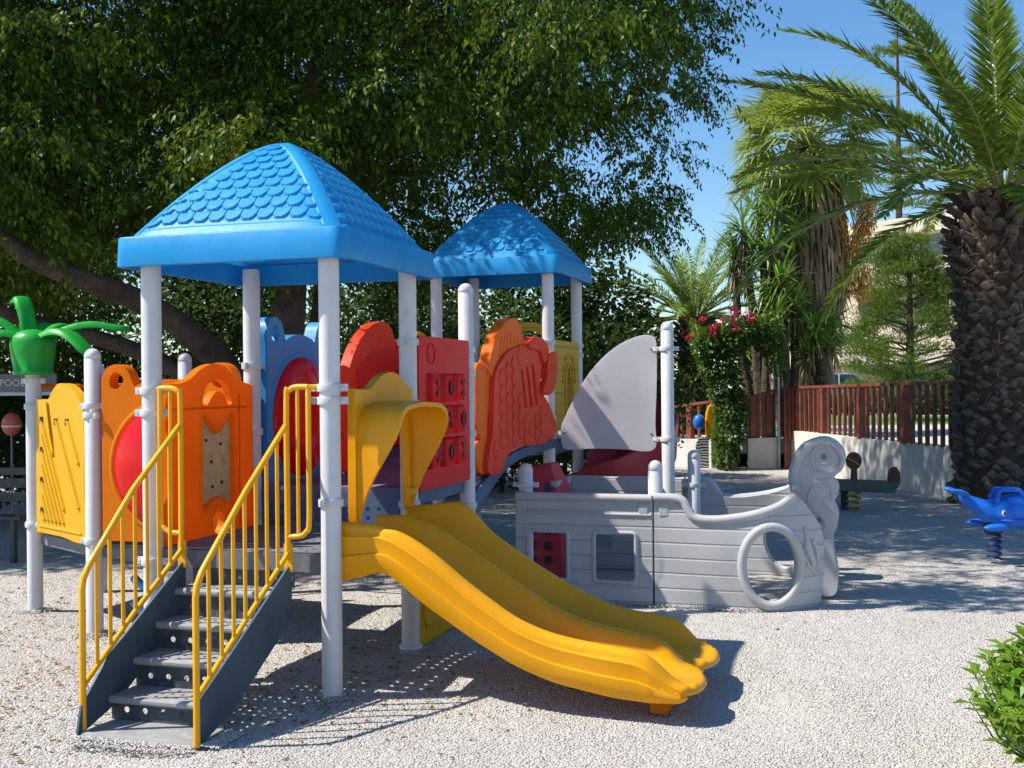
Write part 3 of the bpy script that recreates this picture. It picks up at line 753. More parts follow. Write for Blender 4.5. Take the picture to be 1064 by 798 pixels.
# ---- fish panels along the bridge
def fpx(a): # from the enlarged tracing to (y,z) on the bridge side
    px, py = 480+a[0]/4.436, 320+a[1]/4.436
    dd = FW+RT*((px-532)/FPX)-UP*((py-399)/FPX); t_ = (0-CAM.x)/dd.x
    return (CAM.y+dd.y*t_, CAM.z+dd.z*t_)
fb = [(120, 305), (165, 215), (215, 183), (265, 168), (305, 178), (328, 205), (335, 260), (330, 330), (326, 385), (345, 410), (362, 470), (375, 540), (378, 590), (355, 622), (300, 632), (240, 640), (195, 662), (170, 690), (158, 735), (135, 765), (100, 768), (84, 740), (92, 660), (108, 560), (112, 440)]
fdor = [(104, 300), (112, 230), (135, 150), (172, 75), (212, 46), (240, 60), (256, 105), (262, 180), (210, 230), (140, 310)]
flip_ = [(268, 185), (272, 150), (300, 133), (338, 148), (357, 190), (352, 235), (334, 250), (318, 200)]
fpec = [(352, 225), (375, 200), (396, 225), (394, 300), (378, 380), (352, 402), (328, 390), (345, 320)]
flow = [(336, 395), (372, 440), (404, 525), (406, 578), (380, 606), (352, 590), (350, 500)]
ftail = [(58, 268), (92, 262), (118, 310), (114, 430), (106, 560), (116, 625), (100, 700), (92, 762), (66, 745), (50, 640), (78, 600), (62, 560), (56, 420)]
def fish(x, body, side, label, tailmat):
    """side: which way the moulded face looks along X"""
    def pl(pts, n=4): return spl([fpx(p) for p in pts], n)
    bm = B(); slots = [fillet([fpx(p) for p in ((238+k*25, 285-k*12), (248+k*25, 283-k*12), (268+k*25, 462-k*8), (258+k*25, 466-k*8))], .01, 2) for k in range(3)]
    prism(bm, pl(fb), .13, (x, 0, 0), Y, Z, holes=slots)
    f_ = obj('fish_panel', bm, body, CF, bevel=.03, seg=3, label=label)
    fx = x+side*.066
    poly = pl(fb)
    cell = .17; rows = []
    for j in range(8):
        for i in range(13):
            cy_ = 2.5+i*.17; cz_ = 1.10+j*.125+(.062 if i % 2 else 0)
            pts = []
            for a in np.linspace(R(100), R(260), 9):
                q = (cy_+.10*math.cos(a)*1.0, cz_+.075*math.sin(a))
                pts.append(q)
            if all(inside(q, poly) and inside((q[0]+.06, q[1]), poly) and inside((q[0]-.06, q[1]), poly) and not any(inside((q[0]+d1, q[1]), h) for h in slots for d1 in (-.04, 0, .04)) for q in pts):
                bm = B(); tube(bm, [(fx, *q) for q in pts], [.003]+[.008]*7+[.003], 6); obj('scale', bm, body, f_)
    for nm, pts, th, dx in (('dorsal_fin', fdor, .10, -.01), ('lip', flip_, .16, .01), ('pectoral_fin', fpec, .10, .05), ('belly_fin', flow, .12, .0), ('tail', ftail, .10, -.03)):
        bm = B(); prism(bm, pl(pts), th, (x+dx*side, 0, 0), Y, Z); fo = obj(nm, bm, tailmat if nm in ('tail', 'dorsal_fin') else body, f_, bevel=.025, seg=3)
        if nm == 'dorsal_fin':
            for k in range(7):
                bm = B()
                e0, e1 = fpx((150+k*17, 225-k*8)), fpx((160+k*15, 110-abs(k-3)*-8+(12 if k > 4 else 0)))
                tube(bm, [(x+dx*side+side*.052, *e0), (x+dx*side+side*.052, *e1)], .006, 6); obj('fin_ridge', bm, tailmat, f_)
fish(.0, 'orange_fish', 1, 'orange fish panel with scales facing the ship', 'tail_orange')
fish(-1.22, 'red', -1, 'red fish panel on the far side of the bridge', 'orange_fish')

# ---- yellow house panels on the far tower
def house(O, U, lo, hi, z0, z1, label):
    wc = (lo+hi)/2+.06; win = [(wc-.13, 1.42)]+[(wc-.13+.26*k/10, 1.75+.15*math.sin(math.pi*k/10)) for k in range(11)]+[(wc+.13, 1.42)]
    bm = B(); prism(bm, fillet([(lo, z0), (hi, z0), (hi, z1), (lo, z1)], .03, 3), .08, O, U, Z, holes=[win])
    h = obj('play_panel', bm, 'house_yellow', CF, bevel=.012, label=label); n = Vector(U).cross(Z); O = Vector(O); U = Vector(U)
    def p3(a, b, k=.045): return O+U*a+Z*b+n*k
    bm = B(); ring = [(wc-.16, 1.38), (wc-.16, 1.75)]+[(wc-.16*math.cos(math.pi*k/10), 1.75+.19*math.sin(math.pi*k/10)) for k in range(11)]+[(wc+.16, 1.75), (wc+.16, 1.38), (wc-.16, 1.38)]
    tube(bm, [p3(*q) for q in ring], .018, 6); tube(bm, [p3(wc, 1.40, 0), p3(wc, 1.9, 0)], .014, 6)
    for zz in (1.55, 1.70): tube(bm, [p3(wc-.13, zz, 0), p3(wc+.13, zz, 0)], .012, 6)
    tube(bm, [p3(wc-.26*math.cos(math.pi*k/12), 1.74+.30*math.sin(math.pi*k/12)) for k in range(13)], .012, 6)
    obj('window_frame', bm, 'house_yellow', h)
    return h
house((tx, 0, 0), Y, ty+.07, ty+1.08, 1.20, 2.17, 'yellow house panel with an arched lattice window')
house((0, ty+S_, 0), X, tx-1.08, tx-.07, 1.20, 2.17, 'yellow house panel at the back of the far tower')
bm = B(); prism(bm, [(tx-.52+.30*math.cos(a), 2.15+.26*math.sin(a)) for a in np.linspace(0, math.pi, 17)]+[(tx-.52+.19*math.cos(a), 2.15+.16*math.sin(a)) for a in np.linspace(math.pi, 0, 13)], .08, (0, ty+S_, 0), X, Z)
obj('panel_arch', bm, 'house_yellow', CF, bevel=.012)
bm = B(); prism(bm, [(2.9+.26*math.cos(a), 2.0+.24*math.sin(a)) for a in np.linspace(0, math.pi, 17)]+[(2.9+.15*math.cos(a), 2.0+.14*math.sin(a)) for a in np.linspace(math.pi, 0, 13)], .08, (-1.15, 1.3, 0), Y, Z)
obj('panel_arch', bm, 'house_yellow', CF, bevel=.012)

# ---- red curved slide behind the sail
path = spl([(-.10, 6.45, 1.15), (.10, 6.72, 1.12), (.38, 6.78, 1.02), (.58, 6.5, .88), (.60, 6.1, .74), (.48, 5.75, .60), (.30, 5.52, .46), (.10, 5.45, .34), (-.04, 5.45, .28)], 5, False)
rings = []
for i, p in enumerate(path):
    a = Vector(path[max(i-1, 0)]); b = Vector(path[min(i+1, len(path)-1)]); t_ = (b-a); t_.z = 0; t_.normalize(); s = t_.cross(Z)
    prof = [(-.36, .52), (-.33, .53), (-.29, .15), (-.18, .02), (0, 0), (.18, .02), (.29, .15), (.33, .53), (.36, .52), (.33, .10), (.20, -.04), (0, -.05), (-.20, -.04), (-.33, .10)]
    rings.append([Vector(p)+s*q+Z*h for q, h in prof])
bm = B(); loft(bm, rings); obj('curved_slide', bm, 'red_slide', CF, angle=60, label='dark red curved slide behind the sail')
bm = B(); box(bm, (-.02, 5.47, .11), (.22, .66, .22)); obj('slide_foot', bm, 'yellow_dull', CF, bevel=.03)

# ---- red climbing block beside the bridge
bm = B(); loft(bm, [[(-.13, 4.1, -.01), (.27, 4.1, -.01), (.33, 4.6, -.01), (-.13, 4.6, -.01)], [(-.10, 4.15, .80), (.20, 4.15, .80), (.24, 4.5, .80), (-.10, 4.5, .80)], [(-.08, 4.2, .99), (.14, 4.2, 1.02), (.15, 4.42, 1.02), (-.08, 4.42, .99)]])
CB = obj('climbing_block', bm, 'pink_red', CF, bevel=.02, label='faded red climbing block with hand slots')
bm = B()
for k in range(6):
    for x in (-.02, .12): box(bm, (x, 4.105+k*.008, .15+k*.13), (.05, .03, .07))
obj('hand_slot', bm, 'black', CB)
# ---- crawl panel under the middle deck
bm = B(); prism(bm, [(1.21, .0), (1.95, .0), (1.95, .30), (1.90, .62), (1.21, .62)], .06, (.0, 0, 0), Y, Z)
cp = obj('crawl_panel', bm, 'yellow_dull', CF, bevel=.012, label='yellow crawl panel standing under the middle deck')
bm = B(); tube(bm, [(.034, *q) for q in ((1.30, .55), (1.30, .2), (1.36, .1), (1.75, .1))], .012, 6); obj('moulded_rib', bm, 'yellow_dull', cp)
# ---- rungs of the small climber and the grab bar on the left
for z in (.30, .12):
    bm = B(); tube(bm, spl([(-2.25, 1.35, z+.05), (-2.1, 1.30, z), (-1.7, 1.28, z), (-1.5, 1.33, z+.04)], 5, False), .032, 10); obj('climbing_rung', bm, 'skyblue', CF)
bm = B(); tube(bm, [(-3.35, 1.63, 1.755), (-3.2, 2.2, 1.76), (-2.66, 2.63, 1.76)], .018, 10); tube(bm, [(-2.66, 2.63, 1.76), (-1.15, 2.3, 1.76)], .018, 10)
obj('grab_bar', bm, 'orange', CF)

# ---- green palm topper
bm = B(); px_, py_ = P_
lathe(bm, [(.05, 1.845), (.150, 1.85), (.156, 1.87), (.143, 1.885), (.163, 2.0), (.172, 2.09), (.160, 2.14), (.12, 2.18), (.05, 2.20), (.01, 2.205)], (px_, py_, 0), 24)
PT = obj('palm_topper', bm, 'green', CF, angle=60, label='green moulded palm crown on the leftmost post')
def pleaf(a, L, rise, drop, w_):
    bm = B(); d_ = Vector((math.cos(a), math.sin(a), 0)); s = Vector((-d_.y, d_.x, 0)); rings = []
    for k in range(13):
        t_ = k/12; z = 2.13+rise*math.sin(min(1, t_*1.25)*math.pi*.62)-drop*t_**2.2
        wv = w_*(1.15-.15*t_ if t_ < .2 else 1.0+.15*math.sin((t_-.2)*3.6)) * (1 if t_ < .86 else math.sqrt(max(.03, 1-((t_-.86)/.15)**2)))
        c = Vector((px_, py_, z-.02))+d_*(.04+L*t_); h_ = .030*(1-.35*t_)
        rings.append([c+s*wv*math.cos(b_)+Z*(h_*math.sin(b_)+(.028 if abs(math.sin(b_)) < .3 else 0)*-1) for b_ in np.linspace(0, 2*math.pi, 12, endpoint=False)])
    loft(bm, rings); obj('leaf', bm, 'green', PT, angle=70)
for a, L, ri, dr, w_ in ((30, .68, .15, .04, .05), (-2, .54, .13, .26, .075), (150, .30, .34, -.02, .062), (197, .52, .20, .02, .07), (215, .46, .12, .26, .075), (75, .4, .16, .1, .06), (112, .4, .18, .15, .06)):
    pleaf(R(a), L, ri, dr, w_)

# ================================================================== ship
SH = thing('play_ship', 'pale grey plastic play ship with porthole, curled figurehead and white sail', 'play ship', (1.3, 3.93, 0))
def plan(s, side):
    """hull wall in plan: s is run along the hull from the stern"""
    s0 = 2.02; y0 = 3.1 if side < 0 else 4.76; yc = 3.93; hw = abs(yc-y0)
    if s <= s0: return Vector((s, y0, 0))
    a = (s-s0)/(.66); a = min(a, 1.6)
    return Vector((s0+.58*math.sin(min(a, math.pi/2)), yc+(y0-yc)*(.0+math.cos(min(a, math.pi/2)*.93)), 0))
def hull(side, s0, s1, top, holes, name, label=None, th=.07):
    bm = B(); out = [(s0, -.01)]+[(s, -.01) for s in np.linspace(s0+.1, s1-.06, 14)]+([(s1, .03), (s1+.02, .12), (s1+.02, .45)] if s1 > 2 else [(s1, -.01), (s1, .12), (s1, .45)])+top[::-1]
    V, F = tri2d(out, holes, .055)
    vv = {}
    def P(i):
        if i not in vv:
            s, z = V[i]; b = plan(s, side); b2 = plan(s+.02, side); n = (b2-b).cross(Z).normalized()*(1 if side < 0 else -1)
            bulge = .05*math.sin(max(0, min(1, z/.85))*math.pi)*max(0, min(1, (s-1.3)/.5))+.02*max(0, 1-z/.25)
            vv[i] = bm.verts.new(b+n*bulge+Z*z)
        return vv[i]
    for f in F: bm.faces.new([P(i) for i in f])
    o = obj(name, bm, 'ship', SH, angle=60, label=label)
    m = o.modifiers.new('thick', 'SOLIDIFY'); m.thickness = th; m.offset = 0
    bv = o.modifiers.new('bevel', 'BEVEL'); bv.width = .014; bv.segments = 3; bv.limit_method = 'ANGLE'; bv.angle_limit = R(50); bv.harden_normals = True
    return o
def edge_bead(o, pts, side, r, mat='ship_plain', name='rim', dn=.03):
    bm = B(); P = []
    for s, z in pts:
        b = plan(s, side); n = (plan(s+.02, side)-b).cross(Z).normalized()*(1 if side < 0 else -1)
        bulge = .05*math.sin(max(0, min(1, z/.85))*math.pi)*max(0, min(1, (s-1.3)/.5))+.02*max(0, 1-z/.25)
        P.append(b+n*(bulge+dn)+Z*z)
    tube(bm, P, r, 10); return obj(name, bm, mat, o)
sheer = spl([(1.275, .85), (1.42, .85), (1.50, .83), (1.545, .76), (1.60, .70), (1.75, .69), (1.95, .715), (2.12, .755), (2.25, .80), (2.33, .845), (2.39, .87), (2.46, .80), (2.60, .62)], 4, False)
for side, nm in ((-1, 'near'), (1, 'far')):
    wins = [fillet([(.79, .165), (1.13, .165), (1.13, .555), (.79, .555)], .035, 4), fillet([(.25, .165), (.58, .165), (.58, .555), (.25, .555)], .035, 4)]
    o = hull(side, .14, 1.262, [(.14, .85)]+[(s, .85) for s in np.linspace(.2, 1.2, 12)]+[(1.262, .85)], wins, 'hull_panel')
    # straight right edge instead of the bow closing
    edge_bead(o, [(s, .83) for s in np.linspace(.145, 1.257, 20)], side, .033)
    edge_bead(o, [(s, .70) for s in np.linspace(.15, 1.25, 20)], side, .012, dn=.034)
    for wn in wins: edge_bead(o, wn+wn[:1], side, .017, name='window_frame', dn=.034)
    porth = circ(2.175, .335, .205, .285, 36)
    o = hull(side, 1.278, 2.60, [p for p in sheer], [porth], 'bow_panel')
    edge_bead(o, circ(2.175, .335, .222, .302, 40)+circ(2.175, .335, .222, .302, 40)[:1], side, .036, name='porthole_ring', dn=.03)
    edge_bead(o, [(s, z-.012) for s, z in sheer if s < 2.375], side, .036)
    for s in ((1.19,) if side > 0 else (1.19, 1.35, .19)):
        bm = B(); b = plan(s, side); box(bm, b+Vector((0, .037*side, .745)), (.07, .012, .10)); obj('hand_hold', bm, 'ship_plain', o, bevel=.012)
    if side < 0: # moulded seahorse-like flourish beside the porthole
        bm = B()
        def hp(s, z, k=.04):
            b = plan(s, -1); n = (plan(s+.02, -1)-b).cross(Z).normalized(); return b+n*(k+.05*math.sin(z/.85*math.pi)*min(1, (s-1.3)/.5))+Z*z
        tube(bm, [hp(2.43, .62), hp(2.45, .55), hp(2.44, .48), hp(2.47, .42), hp(2.50, .36), hp(2.49, .30)], [.012, .02, .032, .03, .024, .012], 8)
        tube(bm, [hp(2.49, .52), hp(2.53, .46), hp(2.54, .38), hp(2.56, .32)], [.01, .02, .02, .01], 8)
        tube(bm, [hp(2.42, .40), hp(2.46, .33), hp(2.52, .28), hp(2.58, .26)], [.01, .014, .012, .006], 8)
        obj('moulded_flourish', bm, 'ship_plain', o)
# stern: short return of the far side, open towards the deck
bm = B(); bar(bm, (.17, 4.72, .83), (.17, 4.15, .83), .07, .06); bar(bm, (.17, 4.72, .62), (.17, 4.15, .62), .05, .36); obj('stern_panel', bm, 'ship', SH, bevel=.015)
for y in (3.3, 3.5):
    bm = B(); lathe(bm, [(.035, 0), (.035, .15), (.02, .18), (.03, .24), (.045, .34), (.03, .45), (.018, .50), (.035, .53), (.035, .60)], (.50, y+.5, 0), 14)
    obj('baluster', bm, 'ship_plain', SH)
# figurehead
fh = [(2.30, .80), (2.30, .95), (2.335, 1.13), (2.42, 1.245), (2.52, 1.287), (2.615, 1.268), (2.688, 1.20), (2.712, 1.12), (2.686, 1.04), (2.63, .985), (2.612, .962), (2.648, .915), (2.655, .85), (2.622, .785), (2.622, .755), (2.645, .70), (2.652, .64), (2.636, .565), (2.602, .515), (2.607, .48), (2.617, .345), (2.64, .25), (2.645, .13), (2.615, .045), (2.52, .04), (2.49, .13), (2.42, .5)]
bm = B(); prism(bm, spl(fh, 4), .35, (0, 3.755, 0), X, Z)
FH = obj('figurehead', bm, 'ship_plain', SH, bevel=.035, seg=4, label='curled grey figurehead like a seahorse at the bow')
bm = B(); yy = 3.578
tube(bm, spl([(2.335, 3.50, .87), (2.315, yy, .98), (2.345, yy, 1.12), (2.425, yy, 1.225), (2.52, yy, 1.262), (2.605, yy, 1.245), (2.668, yy, 1.19), (2.688, yy, 1.12), (2.665, yy, 1.05)], 5, False), [.045]*8+[.042]*8+[.036]*8+[.03]*8+[.022]*8+[.012], 10)
obj('neck_rim', bm, 'ship_plain', FH)
bm = B()
def spiral(c, r0, r1, a0, a1, n=34): return [(c[0]+(r0+(r1-r0)*k/n)*math.cos(a0+(a1-a0)*k/n), yy, c[1]+(r0+(r1-r0)*k/n)*math.sin(a0+(a1-a0)*k/n)) for k in range(n+1)]
tube(bm, spiral((2.56, 1.125), .115, .115, R(-110), R(250)), .008, 6); tube(bm, spiral((2.545, 1.137), .055, .055, 0, 2*math.pi), .007, 6)
tube(bm, spl([(2.44, yy, 1.06), (2.50, yy, .965), (2.60, yy, .965)], 6, False), .008, 6)
tube(bm, spl([(2.60, yy, .81), (2.60, yy, .88), (2.55, yy, .91), (2.46, yy, .89), (2.42, yy, .80), (2.46, yy, .72), (2.54, yy, .64), (2.55, yy, .57), (2.50, yy, .53), (2.44, yy, .56)], 6, False), .010, 6)
tube(bm, spl([(2.60, yy, .81), (2.55, yy, .80), (2.56, yy, .75), (2.62, yy, .70)], 6, False), .008, 6)
tube(bm, [(2.47, yy, .505), (2.61, yy, .505)], .006, 6)
obj('moulded_rib', bm, 'ship_plain', FH)
for c_ in ((2.546, 1.137), (2.508, .63)):
    bm = B(); lathe(bm, [(.024, 0), (.024, .012), (.012, .02), (.002, .02)], (0, 0, 0), 14)
    bmesh.ops.rotate(bm, cent=(0, 0, 0), matrix=Matrix.Rotation(R(90), 3, 'X'), verts=bm.verts); bmesh.ops.translate(bm, vec=(c_[0], 3.583, c_[1]), verts=bm.verts)
    obj('bolt', bm, 'bolt', FH)
def spost(x, y, top, clamps=()):
    bm = B(); pr = [(PR, -.02), (PR, top-.085), (PR-.002, top-.083), (PR-.002, top-.08), (PR, top-.078)]+[(PR*math.cos(k*math.pi/14), top-PR+PR*math.sin(k*math.pi/14)) for k in range(7)]+[(.004, top)]
    lathe(bm, pr, (x, y, 0), 28); o = obj('post', bm, 'post', SH, angle=50)
    for z, a in clamps: obj('clamp', clampbm(x, y, z, R(a)), 'clamp', o, angle=30)
    return o
spost(.20, 3.17, 1.09, [(.915, 0)]); spost(1.27, 3.17, 1.125); spost(1.36, 4.70, 1.12, [(.80, 0)])
mast = spost(1.137, 4.62, 2.30, [(2.05, 180), (1.22, 180)])
def sail_pt(px, py):
    dd = FW+RT*((px-532)/FPX)-UP*((py-399)/FPX); k = (4.70-CAM.y)/dd.y; return (CAM.x+dd.x*k, CAM.z+dd.z*k)
bm = B(); so_ = [sail_pt(*p) for p in ((590, 467), (584, 461), (583, 445), (588, 432), (597, 413), (610, 391), (625, 373), (642, 359), (658, 351), (671, 348), (679, 350), (682, 357), (682.5, 380), (682, 410), (681, 440), (682, 460), (679, 467), (670, 469), (650, 467), (620, 466))]
prism(bm, spl(so_, 4), .016, (0, 4.70, 0), X, Z)
SA = obj('sail', bm, 'sail', SH, bevel=.005)
for px, py in ((677, 363), (677, 451), (587, 450)):
    bm = B(); q = sail_pt(px, py); tube(bm, [(q[0], 4.685, q[1]), (q[0], 4.715, q[1])], .011, 8); obj('bolt', bm, 'bolt', SA)
bm = B(); q = sail_pt(585, 450); bar(bm, (.02, 4.79, q[1]), (q[0]+.03, 4.715, q[1]), .012, .035)
for zz in (2.05, 1.22): bar(bm, (.96, 4.71, zz), (1.06, 4.66, zz), .012, .035)
obj('sail_bracket', bm, 'clamp', SA)
# ================================================================== spring riders
def spring(bm, x, y, z0, z1, r, turns, wr):
    n = int(turns*16); tube(bm, [(x+r*math.cos(2*math.pi*k/16), y+r*math.sin(2*math.pi*k/16), z0+(z1-z0)*k/n) for k in range(n+1)], wr, 8)
# whale: nose to the right of the picture
wl = at(1033, 583, 10.88); W0 = Vector((wl.x, wl.y, 0))
WH = thing('spring_rider', 'bright blue whale spring rider in front of the palm trunk', 'spring rider', W0)
fx = RT.copy(); fx.z = 0; fx.normalize(); sd = Vector((-fx.y, fx.x, 0))       # fx nose direction, sd away from the camera
rotw = Matrix((fx, sd, Z)).transposed()
bm = B(); rings = []
for a, zc, rz, ry in ((-.335, .63, .035, .035), (-.30, .60, .06, .055), (-.24, .56, .075, .07), (-.17, .52, .095, .085), (-.10, .475, .12, .11), (-.03, .455, .13, .14), (.05, .455, .155, .165), (.13, .455, .18, .18), (.22, .455, .185, .185), (.30, .45, .175, .175), (.37, .435, .145, .15), (.43, .42, .10, .11), (.46, .41, .04, .05)):
    rings.append([W0+fx*a+Z*(zc+rz*math.sin(b_)*(1 if math.sin(b_) > 0 else .82))+sd*ry*math.cos(b_) for b_ in np.linspace(0, 2*math.pi, 22, endpoint=False)])
loft(bm, rings); obj('body', bm, 'whale', WH, angle=70)
for s in (1, -1):
    bm = B(); rr = Matrix.Rotation(R(28*s), 3, 'Z'); ell(bm, W0+fx*-.345+sd*(s*.10)+Z*.665, (.10, .055, .028), rotw @ Matrix.Rotation(R(-32*s), 3, 'Z') @ Matrix.Rotation(R(18), 3, 'Y')); obj('tail_fluke', bm, 'whale', WH)
    bm = B(); ell(bm, W0+fx*-.06+sd*(s*.20)+Z*.345, (.13, .055, .038), rotw @ Matrix.Rotation(R(-12*s), 3, 'Z')); obj('flipper', bm, 'whale', WH)
    bm = B(); ell(bm, W0+fx*.03+sd*(s*.158)+Z*.475, (.020, .010, .030), rotw); e_ = obj('eye', bm, 'letter', WH)
    bm = B(); ell(bm, W0+fx*.034+sd*(s*.166)+Z*.475, (.010, .006, .018), rotw); obj('pupil', bm, 'black', e_)
    bm = B(); tube(bm, spl([(0.0, 0, .56), (.01, 0, .63), (.03, 0, .675), (.06, 0, .685), (.18, 0, .685), (.225, 0, .675), (.25, 0, .64), (.28, 0, .58)], 4, False), .024, 10)
    for v in bm.verts: v.co = W0+rotw @ (v.co+Vector((0, s*.085-(v.co.z-.56)*s*.25, 0)))
    obj('handle', bm, 'whale', WH)
bm = B(); tube(bm, [W0+fx*(.205+.265*math.cos(a))+sd*(.19*math.sin(a))+Z*.405 for a in np.linspace(0, 2*math.pi, 33)], .012, 8, False); obj('rim', bm, 'whale', WH)
bm = B(); ell(bm, W0+fx*.415+Z*.47, (.055, .12, .07), rotw); obj('mouth', bm, 'whale_belly', WH)
bm = B(); spring(bm, W0.x, W0.y, .02, .29, .062, 5, .013); obj('spring', bm, 'spring_blue', WH)
bm = B(); lathe(bm, [(.07, .27), (.085, .275), (.085, .31), (.10, .35)], W0, 16); obj('mount', bm, 'black', WH)
# four-seat see-saw on a yellow spring
s0 = at(888, 527, 15.4); s0 = Vector((s0.x, s0.y, 0)); SE = thing('spring_seesaw', 'weathered green spring see-saw with brown backrests by the white wall', 'see-saw', s0)
def sp(a, b, z): return s0+fx*a+sd*b+Z*z
bm = B(); bar(bm, sp(-.62, -.02, .40), sp(.56, -.02, .35), .30, .05); bar(bm, sp(-.6, -.16, .34), sp(.5, -.16, .29), .03, .12); obj('board', bm, 'green_board', SE, bevel=.01)
for a, z, rx, rz in ((-.02, .66, .105, .12), (.52, .42, .085, .16), (-.66, .44, .06, .15)):
    bm = B(); prism(bm, circ(0, 0, rx, rz, 22), .035, sp(a, -.05, z), fx, Z)
    if abs(a) < .1: prism(bm, fillet([(-.05, -.32), (.05, -.32), (.035, -.09), (-.035, -.09)], .01, 2), .034, sp(a, -.05, z), fx, Z); 
    b_ = obj('backrest', bm, 'brown_board', SE, bevel=.008)
    if abs(a) < .1:
        bm = B(); tube(bm, [sp(a-.09, -.08, z+.04), sp(a+.08, -.08, z-.06)], .010, 8); obj('grab_bar', bm, 'spring_yellow', b_)
bm = B(); spring(bm, s0.x-fx.x*.02, s0.y-fx.y*.02, .0, .30, .085, 4, .017); obj('spring', bm, 'spring_yellow', SE)
bm = B(); box(bm, sp(-.12, .05, .15), (.10, .12, .30)); obj('pedestal', bm, 'black', SE)
# yellow and blue rider with a zebra-striped side board
z0_ = at(733, 486, 23.5); z0_ = Vector((z0_.x, z0_.y, 0)); ZR = thing('spring_rider', 'small yellow and blue animal spring rider with zebra stripes beside the vine arch', 'spring rider', z0_)
def zp(a, b, z): return z0_+fx*a+sd*b+Z*z
bm = B(); prism(bm, spl([(.05, .55), (.02, .9), (.04, 1.15), (.12, 1.32), (.2, 1.34), (.26, 1.25), (.25, 1.0), (.30, .75), (.33, .55), (.2, .48)], 4), .22, z0_, fx, Z); obj('body', bm, 'yellow', ZR, bevel=.05)
bm = B(); ell(bm, zp(-.13, -.06, .93), (.13, .12, .16), rotw); obj('head', bm, 'whale', ZR)
bm = B(); prism(bm, spl([(-.2, .02), (-.2, .5), (-.05, .62), (.2, .55), (.28, .3), (.25, .02)], 3), .05, z0_+sd*-.1, fx, Z); obj('side_board', bm, 'zebra', ZR)
bm = B(); bar(bm, zp(.25, 0, 0), zp(.25, 0, .5), .12, .12); obj('pedestal', bm, 'post', ZR)

# ================================================================== walls, fences, terrace
def G2(px, D): p = at(px, 399, D); return Vector((p.x, p.y, 0))
Wa, Wb, Wc = G2(1240, 19.0), G2(1006, 16.3), G2(823, 23.0)
Wd, We = G2(776, 23.2), G2(640, 25.5)
tv = [Wa, Wb+sd*.05, Wc+sd*.05, Wd+sd*.05, We]
back = [Vector((-30, 40, 0)), Vector((-60, 320, 0)), Vector((220, 320, 0)), Vector((140, 40, 0))]
TZH = .58
bm = B(); ring = [(v.x, v.y) for v in tv]+[(v.x, v.y) for v in back]; prism(bm, ring, .3, (0, 0, TZH-.15), X, Y); obj('terrace_ground', bm, 'concrete', smooth=False); tag(bpy.data.objects['terrace_ground'], kind='structure')
def strip(name, D0, D1, z, mat, px0=600, px1=1300):
    bm = B(); vs = [G2(px0, D0), G2(px1, D0), G2(px1, D1), G2(px0, D1)]
    bm.faces.new([bm.verts.new(v+Z*z) for v in vs]); return tag(obj(name, bm, mat, smooth=False), kind='structure')
strip('lawn', 30, 37.5, TZH+.006, 'lawn'); strip('road', 40.5, 52, TZH+.006, 'asphalt', 400, 1500)
def wall(name, a, b, h0, h1, th, label):
    bm = B(); d_ = (b-a).normalized(); n = Vector((-d_.y, d_.x, 0))*th/2
    loft(bm, [[a-n-Z*.05, a+n-Z*.05, a+n+Z*h0, a-n+Z*h0], [b-n-Z*.05, b+n-Z*.05, b+n+Z*h1, b-n+Z*h1]])
    return tag(obj(name, bm, 'wall', bevel=.012, origin=a), label, 'wall')
wall('low_wall', Wb, Wc, .76, .76, .22, 'long low white wall under the red-brown railing behind the see-saw')
wall('low_wall', Wc+Vector((-.25, .05, 0)), Wd, .62, .60, .22, 'short low white wall just right of the vine-covered arch')
wall('low_wall', G2(742, 23.4), We, .58, .5, .22, 'low white wall left of the vine-covered arch')
def fence(a, b, za, zb, ha, hb, n, every, label):
    f_ = thing('timber_fence', label, 'fence', a); d_ = b-a; L = d_.length
    def top(t_): return ha+(hb-ha)*t_
    def bot(t_): return za+(zb-za)*t_
    bm = B(); bar(bm, a+Z*(ha), b+Z*(hb), .10, .055); obj('top_rail', bm, 'fence', f_, bevel=.006)
    for k in range(n+1):
        t_ = k/n; p = a+d_*t_; big = k % every == 0
        bm = B(); w_ = .13 if big else .055
        bar(bm, p+Z*(bot(t_)-.02), p+Z*(top(t_)-.028), w_, w_, d_.normalized()); obj('post' if big else 'baluster', bm, 'fence', f_, bevel=.004)
    return f_
fence(G2(996, 16.35), Wc, .76, .76, 1.71, 1.62, 28, 7, 'red-brown timber railing on the long white wall beside the palm')
fence(G2(815, 23.25), Wd, .62, .60, 1.62, 1.42, 7, 3, 'short red-brown timber railing between the gate and the vine arch')
fence(G2(745, 23.4), G2(690, 24.4), .58, .54, 1.36, 1.20, 6, 3, 'red-brown timber railing left of the vine arch')
gt = thing('timber_gate', 'solid red-brown board gate standing ajar where the railings meet', 'gate', G2(820, 22.9))
ga = [G2(818, 22.8), G2(842, 22.5), G2(864, 23.0)]
for k in range(7):
    p = ga[0]+(ga[1]-ga[0])*(k/6) if k < 4 else ga[1]+(ga[2]-ga[1])*((k-3.3)/3.5)
    bm = B(); box(bm, p+Z*(1.10 if k else .82), (.15, .045, 1.02 if k else 1.62), Matrix.Rotation(.3+.1*k, 3, 'Z')); obj('board' if k else 'gate_post', bm, 'fence', gt, bevel=.006)

